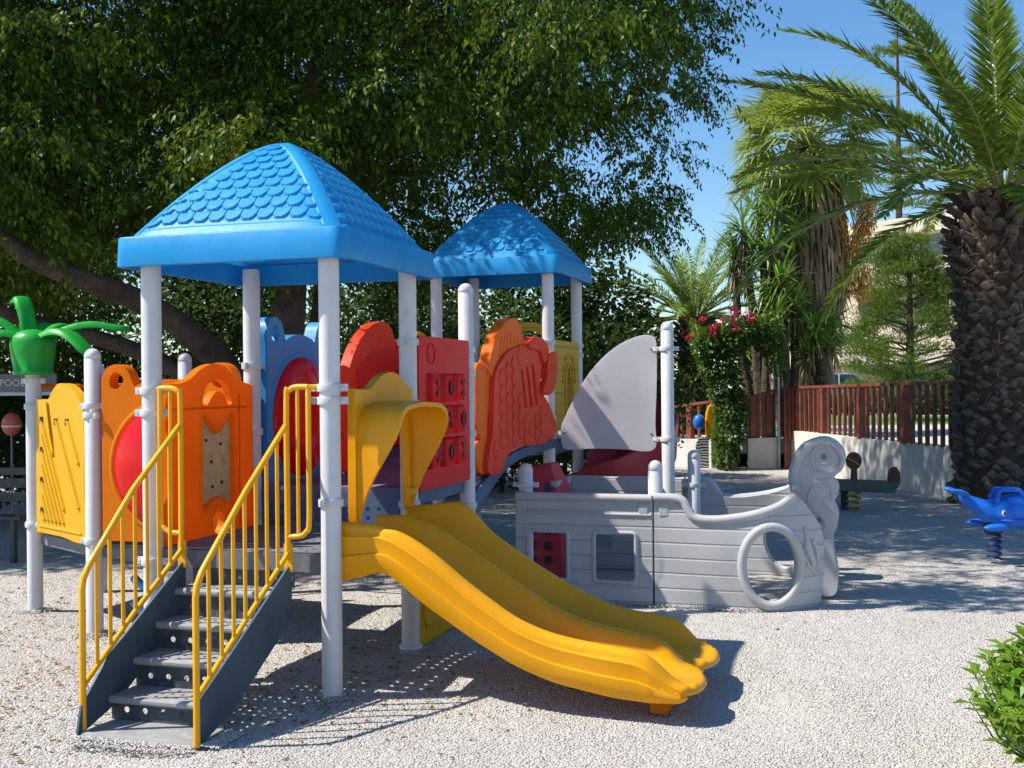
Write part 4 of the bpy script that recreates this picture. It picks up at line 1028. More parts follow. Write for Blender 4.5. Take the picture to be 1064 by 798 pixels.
# ---- hotel behind
bp = [G2(868, 58), G2(1180, 46)]
hd = thing('hotel_building', 'tall sand-coloured hotel with stacked balconies behind the palms', 'building', bp[0])
dv = (bp[1]-bp[0]); dl = dv.length; dv.normalize(); nv = Vector((dv.y, -dv.x, 0))
def bp_(a, o, z): return bp[0]+dv*a+nv*o+Z*z
bm = B(); loft(bm, [[bp_(0, 0, z), bp_(dl, 0, z), bp_(dl, -14, z), bp_(0, -14, z)] for z in (-.2, 9.6)]); obj('wall', bm, 'building', hd, smooth=False)
for fl in range(2):
    z = 3.3+fl*3.0
    bm = B(); bar(bm, bp_(1.2, .9, z), bp_(dl, .9, z), 1.8, .30); obj('balcony_slab', bm, 'building', hd, bevel=.02)
    bm = B(); bar(bm, bp_(1.2, 1.74, z+.62), bp_(dl, 1.74, z+.62), .10, .92); obj('parapet', bm, 'building', hd, bevel=.02)
    for a in np.arange(2.4, dl, 3.2):
        bm = B(); box(bm, bp_(a, .03, z+1.45), (1.8, .08, 2.1), Matrix((dv, nv, Z)).transposed()); wn = obj('balcony_door', bm, 'building_shade', hd)
        bm = B(); box(bm, bp_(a, .085, z+1.45), (1.4, .03, 1.8), Matrix((dv, nv, Z)).transposed()); obj('pane', bm, 'carglass', wn)
    for a in np.arange(1.3, dl, 6.4):
        bm = B(); bar(bm, bp_(a, 1.5, z-3.0+(.2 if fl == 0 else 0)), bp_(a, 1.5, z-.15), .35, .35); obj('column', bm, 'building', hd)
bm = B(); bar(bm, bp_(0, 2.2, 2.75), bp_(dl, 2.2, 2.75), 4.2, .55); obj('entrance_canopy', bm, 'building', hd, bevel=.03)

# ---- parked cars
def car(label, mat, loc, ang, L=4.1):
    c = thing('parked_car', label, 'car', (0, 0, 0), 'cars parked beyond the railing')
    low = fillet([(-L/2, .22), (-L/2, .62), (-L/2+.15, .86), (-L*.30, .93), (L*.20, .93), (L/2-.25, .80), (L/2, .58), (L/2, .22)], .12, 4)
    bm = B(); prism(bm, low, 1.68, (0, 0, 0), X, Z); obj('body', bm, mat, c, bevel=.07, seg=3)
    bm = B(); loft(bm, [[(-L*.42, -.74, .90), (L*.24, -.74, .90), (L*.24, .74, .90), (-L*.42, .74, .90)], [(-L*.33, -.62, 1.42), (L*.08, -.62, 1.42), (L*.08, .62, 1.42), (-L*.33, .62, 1.42)]]); obj('windows', bm, 'carglass', c, bevel=.05)
    bm = B(); box(bm, (-L*.125, 0, 1.43), (L*.43, 1.24, .06)); 
    for x_ in (-L*.385, -.28, L*.165):
        for s in (1, -1): bar(bm, (x_+ (.0), s*.715, .92), (x_*.82-.02, s*.63, 1.42), .06, .06)
    obj('roof', bm, mat, c, bevel=.02)
    for x_ in (-L*.31, L*.31):
        for s in (1, -1):
            bm = B(); lathe(bm, [(.2, -.1), (.30, -.1), (.32, -.06), (.32, .06), (.30, .1), (.2, .1)], (0, 0, 0), 20)
            bmesh.ops.rotate(bm, cent=(0, 0, 0), matrix=Matrix.Rotation(R(90), 3, 'X'), verts=bm.verts); bmesh.ops.translate(bm, vec=(x_, s*.78, .32), verts=bm.verts); wh = obj('wheel', bm, 'tyre', c)
            bm = B(); lathe(bm, [(.02, -.11), (.19, -.105), (.2, 0), (.19, .105), (.02, .11)], (0, 0, 0), 16)
            bmesh.ops.rotate(bm, cent=(0, 0, 0), matrix=Matrix.Rotation(R(90), 3, 'X'), verts=bm.verts); bmesh.ops.translate(bm, vec=(x_, s*.785, .32), verts=bm.verts); obj('rim', bm, 'car_silver', wh)
    for s in (1, -1):
        bm = B(); ell(bm, (L/2-.06, s*.62, .66), (.08, .16, .08)); obj('headlight', bm, 'lamp', c)
        bm = B(); ell(bm, (-L/2+.05, s*.66, .72), (.06, .12, .10)); obj('tail_light', bm, 'tail_lamp', c)
    c.location = loc; c.rotation_euler.z = ang
car('silver-grey car parked beyond the railing in front of the hotel', 'car_silver', G2(872, 43)+Z*TZH, YAW+.1)
car('dark blue car parked beyond the railing near the palm trunk', 'car_blue', G2(975, 43)+Z*TZH, YAW+.05)
car('white car seen through the railing left of the vine arch', 'car_white', G2(700, 40)+Z*(TZH-.15), YAW-.05)
# ================================================================== vegetation
def shrub_mesh(c, r, n, L, Wd, up=.35, flat=1.0, rng=RNG, shell=.55):
    d_ = rdir(n, rng); k = shell+(1-shell)*rng.random(n)**.5
    P = np.array(c)+d_*np.array(r)*k[:, None]
    D = nrm(d_*np.array((1, 1, flat))+np.array((0, 0, up))+rng.normal(size=(n, 3))*.55)
    Nn = nrm(d_+np.array((0, 0, .8))+rng.normal(size=(n, 3))*.5)
    return leaf_arrays(P, D, Nn, rng.uniform(.7, 1.25, n)*L, rng.uniform(.8, 1.2, n)*Wd, fold=.12, curl=.12)
def trunk(name, pts, rad, mat, parent, seg=12):
    bm = B(); tube(bm, spl(pts, 5, False), list(np.interp(np.linspace(0, 1, (len(pts)-1)*5+1), np.linspace(0, 1, len(rad)), rad)), seg); return obj(name, bm, mat, parent, angle=60)

# ---- the big weeping fig over the playground
tb = at(262, 490, 13.2); FT = thing('fig_tree', 'huge dark weeping fig whose crown hangs over the whole playground', 'tree', (tb.x, tb.y, 0))
t0 = Vector((tb.x, tb.y, -.1))
trunk('trunk', [t0, t0+Z*.6, t0+Vector((.1, .1, 1.3)), at(285, 395, 13.2), at(300, 330, 13.3), at(310, 200, 13.2), at(330, 60, 13)], [.42, .34, .28, .24, .19, .14, .08], 'bark', FT)
for pts, rad in (([at(262, 440, 13.2), at(235, 385, 12.9), at(195, 345, 12.5), at(150, 315, 12.1), at(90, 292, 11.6), at(20, 262, 11.2), at(-80, 180, 10.5)], [.20, .17, .145, .13, .115, .09, .05]),
                 ([at(275, 430, 13.2), at(215, 400, 12.9), at(130, 360, 12.9), at(20, 330, 12.6), at(-100, 280, 12)], [.13, .11, .095, .07, .04]),
                 ([at(262, 470, 13.2), at(300, 420, 14), at(330, 350, 14.6), at(340, 260, 15)], [.25, .2, .16, .1])):
    trunk('limb', pts, rad, 'bark', FT, 10)
EDGE_Y = [-400, -60, 0, 60, 110, 150, 190, 225, 255, 300, 345]
EDGE_X = [900, 800, 742, 766, 735, 700, 752, 728, 690, 648, 612]
def clumps(n):
    out = []; rng = np.random.default_rng(11); tries = 0
    while len(out) < n and tries < 60000:
        tries += 1
        c = np.array((rng.uniform(-12.5, 2.6), rng.uniform(1.6, 13.5), rng.uniform(2.7, 9.6))); r = rng.uniform(.55, 1.05)
        px, py, D = proj(c); rp = r/D*FPX*.75
        if D < 8: continue
        if px+rp > np.interp(py, EDGE_Y, EDGE_X): continue
        low = np.interp(px, [-100, 60, 130, 240, 450, 560, 640, 760], [345, 330, 280, 300, 320, 345, 345, 330])
        if py+rp*.9 > low and py > -60: continue
        if c[1] > 11.6 and c[0] > -4.5: continue
        if c[1]-r < (2.35+max(0, (c[2]-4.2)*.2) if c[2] < 5.6 or c[0] > -3.2 else 1.3)+max(0, c[0]-.4)*1.6: continue  # high left clumps reach further forward, an unseen overhang added to shade the crown
        if -1.9-r < c[0] < .6+r and 4.2-r < c[1] < 6.6+r and c[2]-r < 3.75: continue
        if D-r < 11.6 and px+rp > 440 and px-rp < 625 and py+rp*1.25 > 205: continue
        if ((c[0]+5)/8.0)**2+((c[1]-7.4)/6.4)**2+((c[2]-5)/5.2)**2 > 1.0 and c[0] < -.2: continue
        # keep to the outside of the crown, where the leaves are
        e_ = ((c[0]+4.6)/7.6)**2+((c[1]-7.8)/5.8)**2+((c[2]-3.2)/5.8)**2
        if e_ < .22 and rng.random() < .8: continue
        if any(np.linalg.norm(c-o[0]) < .58*(r+o[1]) for o in out): continue
        out.append((c, r))
    return out
def ficus(cl, per):
    parts = []; rng = np.random.default_rng(5)
    for c, r in cl:
        nt_ = int(34*r*r/.5); per_ = per
        d_ = rdir(nt_, rng); d_[:, 2] = np.abs(d_[:, 2])*.9-.15; d_ = nrm(d_)
        st = c+d_*r*np.array((1, 1, .75))*rng.uniform(.25, .85, (nt_, 1))
        k = np.tile(np.linspace(0.05, 1, per_), nt_); tw = np.repeat(np.arange(nt_), per_)
        out_ = nrm(d_*np.array((1, 1, .3))+rng.normal(size=(nt_, 3))*.25); L = rng.uniform(.30, .62, nt_)
        P = st[tw]+out_[tw]*(L[tw]*k)[:, None]-np.array((0, 0, 1))*(L[tw]*.62*k**2)[:, None]+rng.normal(size=(len(tw), 3))*.028
        T = nrm(out_[tw]-np.array((0, 0, 1.25))*k[:, None])
        D = nrm(T*.55+rng.normal(size=(len(tw), 3))*.55+np.array((0, 0, -.75)))
        Nn = nrm(d_[tw]*.9+np.array((0, 0, .45))+rng.normal(size=(len(tw), 3))*.55)
        parts.append(leaf_arrays(P, D, Nn, rng.uniform(.055, .09, len(tw)), rng.uniform(.026, .040, len(tw)), mid=.4, fold=.12, curl=.08))
    return merge(parts)
CL = clumps(430)
LIT = [(300, 85, 120, 80), (365, 115, 60, 60), (475, 30, 70, 50), (50, 235, 65, 65), (745, 60, 50, 50), (25, 60, 50, 50), (600, 60, 40, 40)]
SD = np.array((-.735, -.30, 1.0)); sn = SD/np.linalg.norm(SD)
pr_ = [proj(c_) for c_, r in CL]
lit = [c_ for (c_, r), (x_, y_, D_) in zip(CL, pr_) if D_ < 10.6 and any(((x_-e[0])/e[2])**2+((y_-e[1])/e[3])**2 < 1 for e in LIT)]
def off_line(p, q):
    d_ = p-q; t_ = d_ @ sn; return np.linalg.norm(d_-t_*sn) if t_ > .3 else 9
open_ = [np.array(q) for q in ((.3, 4.7, 1.35), (.7, 4.7, 1.9), (.9, 4.7, 1.4), (1.27, 3.17, 1.1), (2.0, 7.5, .4), (1.2, 9.5, .2))]
keep = [(c_, r) for c_, r in CL if not any(off_line(c_, q) < .65+r*.6 for q in lit) and not any(off_line(c_, q) < .35+r*.45 for q in open_)]  # gaps shaped into the crown so sun reaches chosen clumps and the sail
shade_clumps = []; rng = np.random.default_rng(77)
for (c_, r), (x_, y_, D_) in zip(CL, pr_):   # unseen leaf clumps added towards the sun to shade the crown below
    for tgt in (6.6, 7.6):
        t_ = tgt+rng.normal()*.5-c_[2]
        if t_ < .8: continue
        p = c_+SD*t_+rng.normal(size=3)*.2; x2, y2, D2 = proj(p)
        if D2 > 6.5 and y2+1.1/D2*FPX > -15 and x2 > -80: continue
        if p[1] < 1.2 or any(off_line(p, q) < 1.35 for q in lit) or any(off_line(p, q) < 1.0 for q in open_) or any(np.linalg.norm(p-o[0]) < 1.0 for o in shade_clumps): continue
        if p[1] > 10.8 and p[0] > -6: continue
        shade_clumps.append((p, .95))
for x_ in np.arange(-2.7, -.1, .55): shade_clumps.append((np.array((x_, 2.35, 5.75+.2*math.sin(x_*5))), .62))  # unseen clumps above the frame, added to shade the ground beside the ship
def ficus_big(cl, n, L, Wd, seed):
    parts = []; rng = np.random.default_rng(seed)
    for c_, r in cl: parts.append(shrub_mesh(c_, (r, r, r*.8), int(n*r*r), L, Wd, up=-.6, rng=rng, shell=.15))
    return merge(parts)
core = [(c_+np.array((FW.x, FW.y, 0))*1.3+np.array((0, 0, .1)), r) for (c_, r), (x_, y_, D_) in zip(CL, pr_) if D_ > 9.5 and x_ < np.interp(y_, EDGE_Y, EDGE_X)-150]
print('clumps', len(CL), len(keep), len(lit), len(shade_clumps), len(core))
bulk('crown', *merge([ficus(keep, 34), ficus_big(shade_clumps, 800, .15, .09, 3), ficus_big(core, 560, .10, .056, 4)]), 'ficus', FT)

# ---- date palms
def feather_palm(name, label, base, H, r0, r1, nf, Lf, seed, core=True, el_lo=-35, el_hi=80, leaflet=.42, mat='phoenix', az_bias=None, lean=(0, 0), dr=(38, 66)):
    rng = np.random.default_rng(seed); t_ = thing(name, label, 'palm tree', base); b0 = np.array(base)
    def ax(z): return b0+np.array((lean[0]*z/H, lean[1]*z/H, z))
    bm = B(); prof = [(r0*1.12, 0), (r0, .25), (r0*.95, H*.3), (r1, H*.62), (r1*1.12, H*.9), (r1*.8, H*1.02), (.1, H*1.08)]
    loft(bm, [[Vector(ax(z))+Vector((r*.93*math.cos(a), r*.93*math.sin(a), -.05)) for a in np.linspace(0, 2*math.pi, 28, endpoint=False)] for r, z in prof])
    obj('trunk', bm, 'palmcore', t_, angle=60)
    # old leaf bases in a spiral up the trunk
    nb = int(H*2*math.pi*r1/(.155*.095)*.62); k = np.arange(nb); z = (k+.5)/nb*H*1.0; z = z+rng.normal(size=nb)*.02; a = k*2.39996+rng.normal(size=nb)*.16
    rr = np.interp(z, [p_[1] for p_ in prof], [p_[0] for p_ in prof])*.93
    er = np.stack([np.cos(a), np.sin(a), np.zeros(nb)], 1); et = np.stack([-np.sin(a), np.cos(a), np.zeros(nb)], 1); ez = np.array((0, 0, 1.))
    c = b0+np.array((lean[0], lean[1], 0))*(z/H)[:, None]+er*rr[:, None]+ez*z[:, None]
    up_ = np.clip((z/H-.72)/.28, 0, 1)[:, None]
    w_ = rng.uniform(.055, .12, (nb, 1)); hh = rng.uniform(.035, .075, (nb, 1)); dp = rng.uniform(.03, .125, (nb, 1))*(1+1.6*up_)
    lift = .03+.12*up_
    vs = np.stack([c-et*w_-ez*.01, c-ez*hh, c+et*w_-ez*.01, c+ez*hh*1.2, c+er*dp-et*w_*.55+ez*(lift+.0), c+er*dp*1.05-ez*hh*.35+ez*lift, c+er*dp+et*w_*.55+ez*lift, c+er*dp*.85+ez*hh*.6+ez*lift], 1).reshape(-1, 3)
    q = np.array([(0, 1, 5, 4), (1, 2, 6, 5), (2, 3, 7, 6), (3, 0, 4, 7), (4, 5, 6, 7)])
    bulk('leaf_bases', vs, (q[None]+(k*8)[:, None, None]).reshape(-1, 4), 'palmbark', t_)
    m = int(900*H/4); zf = rng.uniform(.15, 1.0, m)**.6*H; af = rng.random(m)*6.28; rf = np.interp(zf, [p_[1] for p_ in prof], [p_[0] for p_ in prof])*1.02
    ef = np.stack([np.cos(af), np.sin(af), 0*af], 1)
    bulk('dry_fibres', *leaf_arrays(b0+np.array((lean[0], lean[1], 0))*(zf/H)[:, None]+ef*rf[:, None]+ez*zf[:, None], ef*.7+rng.normal(size=(m, 3))*.7-ez*.2, ef+rng.normal(size=(m, 3))*.4, rng.uniform(.08, .26, m), .012*np.ones(m)), 'skirt', t_)
    top = ax(H*1.03); parts = []; bm = B()
    for i in range(nf):
        fr = (i+.5)/nf; a = i*2.39996+rng.normal()*.15
        if az_bias is not None: a = az_bias[0]+(a % (2*math.pi)-math.pi)*az_bias[1]
        el = R(el_lo+(el_hi-el_lo)*fr**.75+rng.normal()*5); L = Lf*(.82+.25*rng.random())*(1-.22*max(0, fr-.75)/.25)
        n = 26; h = np.array((math.cos(a), math.sin(a), 0)); p = top+h*.12; pts = [p]; e = el; drop = R(rng.uniform(*dr))*(1-.35*max(0, math.sin(el)))
        tg = []
        for s in range(n):
            e_ = el-drop*((s+1)/n)**1.5; v = h*math.cos(e_)+ez*math.sin(e_); tg.append(v); p = p+v*L/n; pts.append(p)
        pts = np.array(pts); tg = np.array(tg+[tg[-1]])
        tube(bm, pts, list(np.interp(np.linspace(0, 1, n+1), [0, .12, 1], [.038, .020, .004])), 5, False)
        m = int(L*27); tt = np.linspace(.10, .995, m)
        for side in (1, -1):
            t2 = np.clip(tt+rng.normal(size=m)*.004, 0, 1)*n; i0 = np.minimum(t2.astype(int), n-1); f_ = (t2-i0)[:, None]
            P = pts[i0]*(1-f_)+pts[i0+1]*f_; T = nrm(tg[i0]); Sd = nrm(np.cross(T, np.array((0, 0, 1.)) if abs(math.sin(el)) < .95 else h)); U_ = np.cross(Sd, T)
            ang = R(52)-R(24)*tt[:, None]; lp = np.interp(tt, [.1, .22, .5, .8, 1], [.35, .8, 1, .75, .35])*leaflet
            D = T*np.cos(ang)+Sd*side*np.sin(ang)+U_*(.28+rng.normal(size=(m, 1))*.14)+np.array((0, 0, -.10))
            parts.append(leaf_arrays(P, D, nrm(U_-Sd*side*.45+rng.normal(size=(m, 3))*.12), lp*rng.uniform(.85, 1.1, m), .034*np.ones(m)*(leaflet/.42), mid=.3, fold=.08, curl=.10))
    obj('frond_stems', bm, 'rachis', t_, angle=60)
    bulk('crown', *merge(parts), mat, t_); return t_
pb = at(1043, 520, 16.0)
feather_palm('date_palm', 'massive date palm with a thick scaly trunk at the right edge', (pb.x, pb.y, 0), 4.25, .68, .62, 40, 4.1, 3, el_lo=-18, el_hi=84, leaflet=.50)
pb = at(722, 440, 27.0)
feather_palm('date_palm', 'small date palm behind the pink-flowered arch', (pb.x, pb.y, .3), 2.9, .40, .36, 44, 2.5, 4, el_lo=-25, leaflet=.34)

# ---- fan palm with its skirt of dead leaves
wb = at(846, 440, 25.0); wb = np.array((wb.x, wb.y, .5)); FP = thing('fan_palm', 'tall fan palm with a thick skirt of dead brown leaves', 'palm tree', tuple(wb))
ztop = at(838, 152, 25).z; HH = ztop-wb[2]
trunk('trunk', [Vector(wb), Vector(wb)+Z*HH*.5, Vector(wb)+Z*HH], [.36, .30, .26], 'palmcore', FP, 14)
rng = np.random.default_rng(8); parts = []; bm = B(); top = wb+np.array((-.1, 0, HH))
def fan(P, T, r, parts, rng, nseg=30, droop=.3, spread=R(115)):
    T = nrm(T); Sd = nrm(np.cross(T, (0, 0, 1.))); U_ = np.cross(Sd, T)
    a = np.linspace(-spread, spread, nseg); D = T*np.cos(a)[:, None]+Sd*np.sin(a)[:, None]+U_*.12*np.cos(np.arange(nseg)*math.pi)[:, None]
    L = r*np.interp(np.abs(a), [0, spread], [1.0, .72])*rng.uniform(.92, 1.06, nseg); P0 = np.repeat(P[None], nseg, 0)
    parts.append(leaf_arrays(P0, D, np.repeat(U_[None], nseg, 0), L*.72, r*.115, mid=.85, fold=.18))
    D2 = nrm(D+np.array((0, 0, -droop-.25))+rng.normal(size=D.shape)*.08)
    parts.append(leaf_arrays(P0+nrm(D)*(L*.58)[:, None], D2, np.repeat(U_[None], nseg, 0), L*.62, r*.05, mid=.2, fold=.1))
for i in range(42):
    fr = (i+.5)/42; a = i*2.39996; el = R(-40+122*fr**.8); h = np.array((math.cos(a), math.sin(a), 0)); v = h*math.cos(el)+np.array((0, 0, math.sin(el)))
    Lp = rng.uniform(.95, 1.35)*(1-.35*max(0, fr-.7)/.3); e2 = el-R(25); v2 = h*math.cos(e2)+np.array((0, 0, math.sin(e2)))
    p1 = top+v*Lp*.55; p2 = p1+v2*Lp*.5
    tube(bm, [top, p1, p2], [.035, .022, .014], 5, False)
    fan(p2, v2, rng.uniform(.85, 1.1), parts, rng, droop=.35 if el < .6 else .05)
obj('frond_stems', bm, 'rachis', FP); bulk('crown', *merge(parts), 'fan', FP)
n = 2600; z = rng.uniform(.40, .985, n)*HH; a = rng.random(n)*6.28; rr = np.interp(z/HH, [.42, .6, .9, .97], [.50, .72, .55, .35])*rng.uniform(.55, 1.05, n)
er = np.stack([np.cos(a), np.sin(a), 0*a], 1); P = wb+er*rr[:, None]+np.array((0, 0, 1.))*z[:, None]
bulk('dead_leaf_skirt', *leaf_arrays(P, er*.10+np.array((0, 0, -1.))+rng.normal(size=(n, 3))*.10, er+rng.normal(size=(n, 3))*.4, rng.uniform(.5, 1.0, n), rng.uniform(.04, .09, n), mid=.3, fold=.2), 'skirt', FP)
cl_ = [at(px, py, 24.6) for px, py in ((872, 235), (884, 262), (893, 240), (878, 290), (868, 262), (838, 292), (902, 222), (895, 290))]
parts = []
for c in cl_:
    n = 420; d_ = rdir(n, rng); P = np.array(c)+d_*np.array((.22, .22, .5))*rng.random((n, 1))**.5
    parts.append(leaf_arrays(P, rng.normal(size=(n, 3))*.3+np.array((0, 0, -1)), rng.normal(size=(n, 3)), rng.uniform(.08, .2, n), .03*np.ones(n)))
    bulk('fruit_cluster', *parts[-1], 'fruit', FP)

# ---- yuccas
def yucca(label, base, heads, seed, L=.62, n=95):
    rng = np.random.default_rng(seed); y = thing('yucca', label, 'yucca', base); b0 = Vector(base); parts = []; dead = []
    for h in heads:
        h = Vector(h); mid = b0.lerp(h, .5)+Vector((rng.normal()*.1, rng.normal()*.1, 0))
        trunk('trunk', [Vector((b0.x+(h.x-b0.x)*.15, b0.y+(h.y-b0.y)*.15, b0.z)), mid, h], [.12, .09, .07], 'bark', y, 8)
        d_ = rdir(n, rng); d_[:, 2] = d_[:, 2]*.85+.22; d_ = nrm(d_); P = np.array(h)+d_*.05+np.array((0, 0, 1.))*rng.uniform(-.25, .18, n)[:, None]
        parts.append(leaf_arrays(P, d_-np.array((0, 0, .12)), nrm(np.array((0, 0, 1.))+d_*.2+rng.normal(size=(n, 3))*.2), rng.uniform(.75, 1.15, n)*L, rng.uniform(.045, .065, n), mid=.42, fold=.15, curl=.10))
        m = 34; a = rng.random(m)*6.28; er = np.stack([np.cos(a), np.sin(a), 0*a], 1)
        P = np.array(h)+er*.08-np.array((0, 0, 1.))*rng.uniform(.15, .7, m)[:, None]
        dead.append(leaf_arrays(P, er*.3-np.array((0, 0, 1.)), er, rng.uniform(.25, .5, m), .04*np.ones(m), fold=.1))
    bulk('crown', *merge(parts), 'yucca', y); bulk('dead_leaves', *merge(dead), 'skirt', y)
yb = lambda px, D, z=.5: tuple(Vector((at(px, 400, D).x, at(px, 400, D).y, z)))
yucca('tall many-headed yucca between the fan palm and the sky', yb(792, 24.2), [at(772, 238, 24), at(806, 222, 24.1), at(822, 242, 24.4), at(788, 212, 24.4), at(764, 262, 24.2), at(800, 255, 23.8), at(832, 222, 24.6), at(776, 275, 24.3), at(818, 205, 24.6)], 1, .68)
yucca('broad yucca standing in front of the dead palm skirt', yb(818, 23.8), [at(812, 292, 23.6), at(806, 330, 23.5), at(826, 318, 23.7), at(798, 304, 23.9)], 2, .74)
yucca('low yucca right of the broad one, above the railing', yb(848, 23.9), [at(846, 345, 23.6), at(860, 352, 23.8), at(838, 362, 23.7), at(866, 335, 24.2)], 3, .62)
yucca('small pale yucca seen through the vine arch', yb(795, 25), [at(778, 378, 24.8), at(792, 392, 24.6), at(770, 352, 25)], 4, .6)
# ---- conifer by the hotel
cb = yb(946, 33, .6); CN = thing('conifer', 'bushy yellow-green conifer in front of the hotel', 'tree', cb); rng = np.random.default_rng(14)
trunk('trunk', [Vector(cb), Vector(cb)+Z*2, Vector(cb)+Z*5.2], [.16, .12, .04], 'bark', CN, 8); parts = []
for i in range(150):
    fr = (i//6)/25+.01*rng.random(); z = .7+4.6*fr; a = rng.random()*6.28; ln = (2.25*(1-fr*.66))*rng.uniform(.45, 1.0); h = np.array((math.cos(a), math.sin(a), .10))
    c = np.array(cb)+np.array((0, 0, z))+h*ln; n = 300
    P = c+rng.normal(size=(n, 3))*np.array((.24, .24, .085)); parts.append(leaf_arrays(P, h*.6+np.array((0, 0, .55))+rng.normal(size=(n, 3))*.5, rng.normal(size=(n, 3)), rng.uniform(.10, .2, n), .022*np.ones(n)))
    if i % 3 == 0: trunk('limb', [Vector(cb)+Z*(z-.2), Vector(c)], [.04, .015], 'bark', CN, 5)
bulk('crown', *merge(parts), 'conifer', CN)
# ---- slender araucaria far behind
ab = at(936, 400, 70); AR = thing('araucaria', 'thin araucaria with tiered tufts far off against the sky', 'tree', (ab.x, ab.y, 0)); parts = []
za, zc_ = at(931, 20, 70).z, at(931, 55, 70).z
trunk('trunk', [Vector((ab.x, ab.y, 0)), Vector((ab.x, ab.y, za*.5)), Vector((ab.x, ab.y, za))], [.3, .2, .03], 'bark', AR, 6)
for z, rr in ((zc_, 1.5), (at(931, 132, 70).z, 2.0), (at(931, 160, 70).z, 2.4), (at(931, 190, 70).z, 2.6), (at(931, 215, 70).z, 2.8)):
    for k in range(7):
        a = k*.9; h = np.array((math.cos(a), math.sin(a), .12)); n = 150; s = rng.random((n, 1)); P = np.array((ab.x, ab.y, z))+h*s*rr+rng.normal(size=(n, 3))*.10
        parts.append(leaf_arrays(P, h*.5+np.array((0, 0, .7))+rng.normal(size=(n, 3))*.4, rng.normal(size=(n, 3)), rng.uniform(.2, .4, n), .07*np.ones(n)))
bulk('crown', *merge(parts), 'conifer', AR)
# ---- vine arch with pink bougainvillea
va = G2(752, 23.0); vb = G2(806, 23.2); VA = thing('garden_arch', 'grey metal garden arch carrying the flowering vine', 'arch', va)
def archp(t_, off=0): 
    c = va.lerp(vb, .5); h = (vb-va)/2; z = at(780, 345, 23).z; 
    if t_ < .3: return va+Z*(z-.9)*(t_/.3)
    if t_ > .7: return vb+Z*(z-.9)*((1-t_)/.3)
    a = math.pi*(1-(t_-.3)/.4); return c+h*math.cos(a)+Z*(z-.9+.9*math.sin(a))
bm = B()
for off in (-.25, .25):
    tube(bm, [archp(t_)+sd*off for t_ in np.linspace(0, 1, 31)], .025, 8)
obj('frame', bm, 'clamp', VA)
bm = B()
for t_ in np.linspace(.05, .95, 12): tube(bm, [archp(t_)-sd*.25, archp(t_)+sd*.25], .015, 6)
obj('cross_bars', bm, 'clamp', VA)
VI = thing('bougainvillea', 'climbing vine with pink flowers smothering the left side of the arch', 'climbing plant', va)
parts = []; rng = np.random.default_rng(21)
for px, py, rx, rz, n in ((755, 475, .26, .30, 500), (757, 450, .33, .35, 800), (760, 425, .36, .4, 900), (754, 400, .36, .4, 900), (748, 378, .42, .4, 1000), (752, 355, .52, .34, 1000), (772, 345, .5, .28, 900), (790, 342, .42, .26, 700), (800, 356, .28, .28, 400), (738, 358, .36, .34, 700), (806, 372, .2, .35, 300)):
    parts.append(shrub_mesh(at(px, py, 22.9), (rx, .4, rz), n, .10, .065, up=-.1, rng=rng, shell=.3))
bulk('foliage', *merge(parts), 'vine', VI)
parts = []
for px, py, n in ((743, 340, 60), (748, 334, 50), (741, 344, 60), (764, 325, 80), (762, 332, 50), (777, 327, 90), (779, 331, 60), (717, 352, 70), (764, 340, 70), (739, 347, 60), (731, 333, 30)):
    bulk('flower_cluster', *shrub_mesh(at(px, py, 22.6), (.07, .07, .055), max(14, n//4), .075, .065, rng=rng, shell=.2), 'bract', VI)
trunk('stem', [va, va+Vector((.05, -.05, .8)), va+Vector((-.03, .02, 1.7))], [.05, .04, .03], 'bark', VI, 6)
# ---- hedge beyond the railing and the shrub beds
HG = thing('clipped_hedge', 'low clipped hedge along the road beyond the railing', 'hedge', G2(900, 38.6)+Z*TZH); parts = []
for px in np.arange(640, 1120, 7):
    c = G2(px, 38.6); parts.append(shrub_mesh((c.x, c.y, TZH+.35), (.34, .4, .36+.06*math.sin(px)), 150, .13, .09, rng=rng, shell=.55))
bulk('foliage', *merge(parts), 'shrub', HG)
def bush(label, px, D, z, rx, rz, n, L=.10, mat='shrub', group=None, nm='shrub', zb=0, wd=.6):
    c = at(px, 400, D); b_ = thing(nm, label, 'shrub', (c.x, c.y, zb), group); parts = []; rng = np.random.default_rng(int(px*7+D*13))
    k = 7
    for i in range(k):
        o = rng.normal(size=3)*np.array((rx*.42, rx*.42, rz*.3)); parts.append(shrub_mesh(np.array((c.x, c.y, zb+z))+o, (rx*.58, rx*.58, rz*.62), n//k, L, L*wd, rng=rng, shell=.35))
    bulk('foliage', *merge(parts), mat, b_)
    trunk('stem', [(c.x, c.y, zb-.05), (c.x+.03, c.y, zb+z*.5), (c.x, c.y, zb+z)], [.05, .04, .02], 'bark', b_, 6)
    return b_
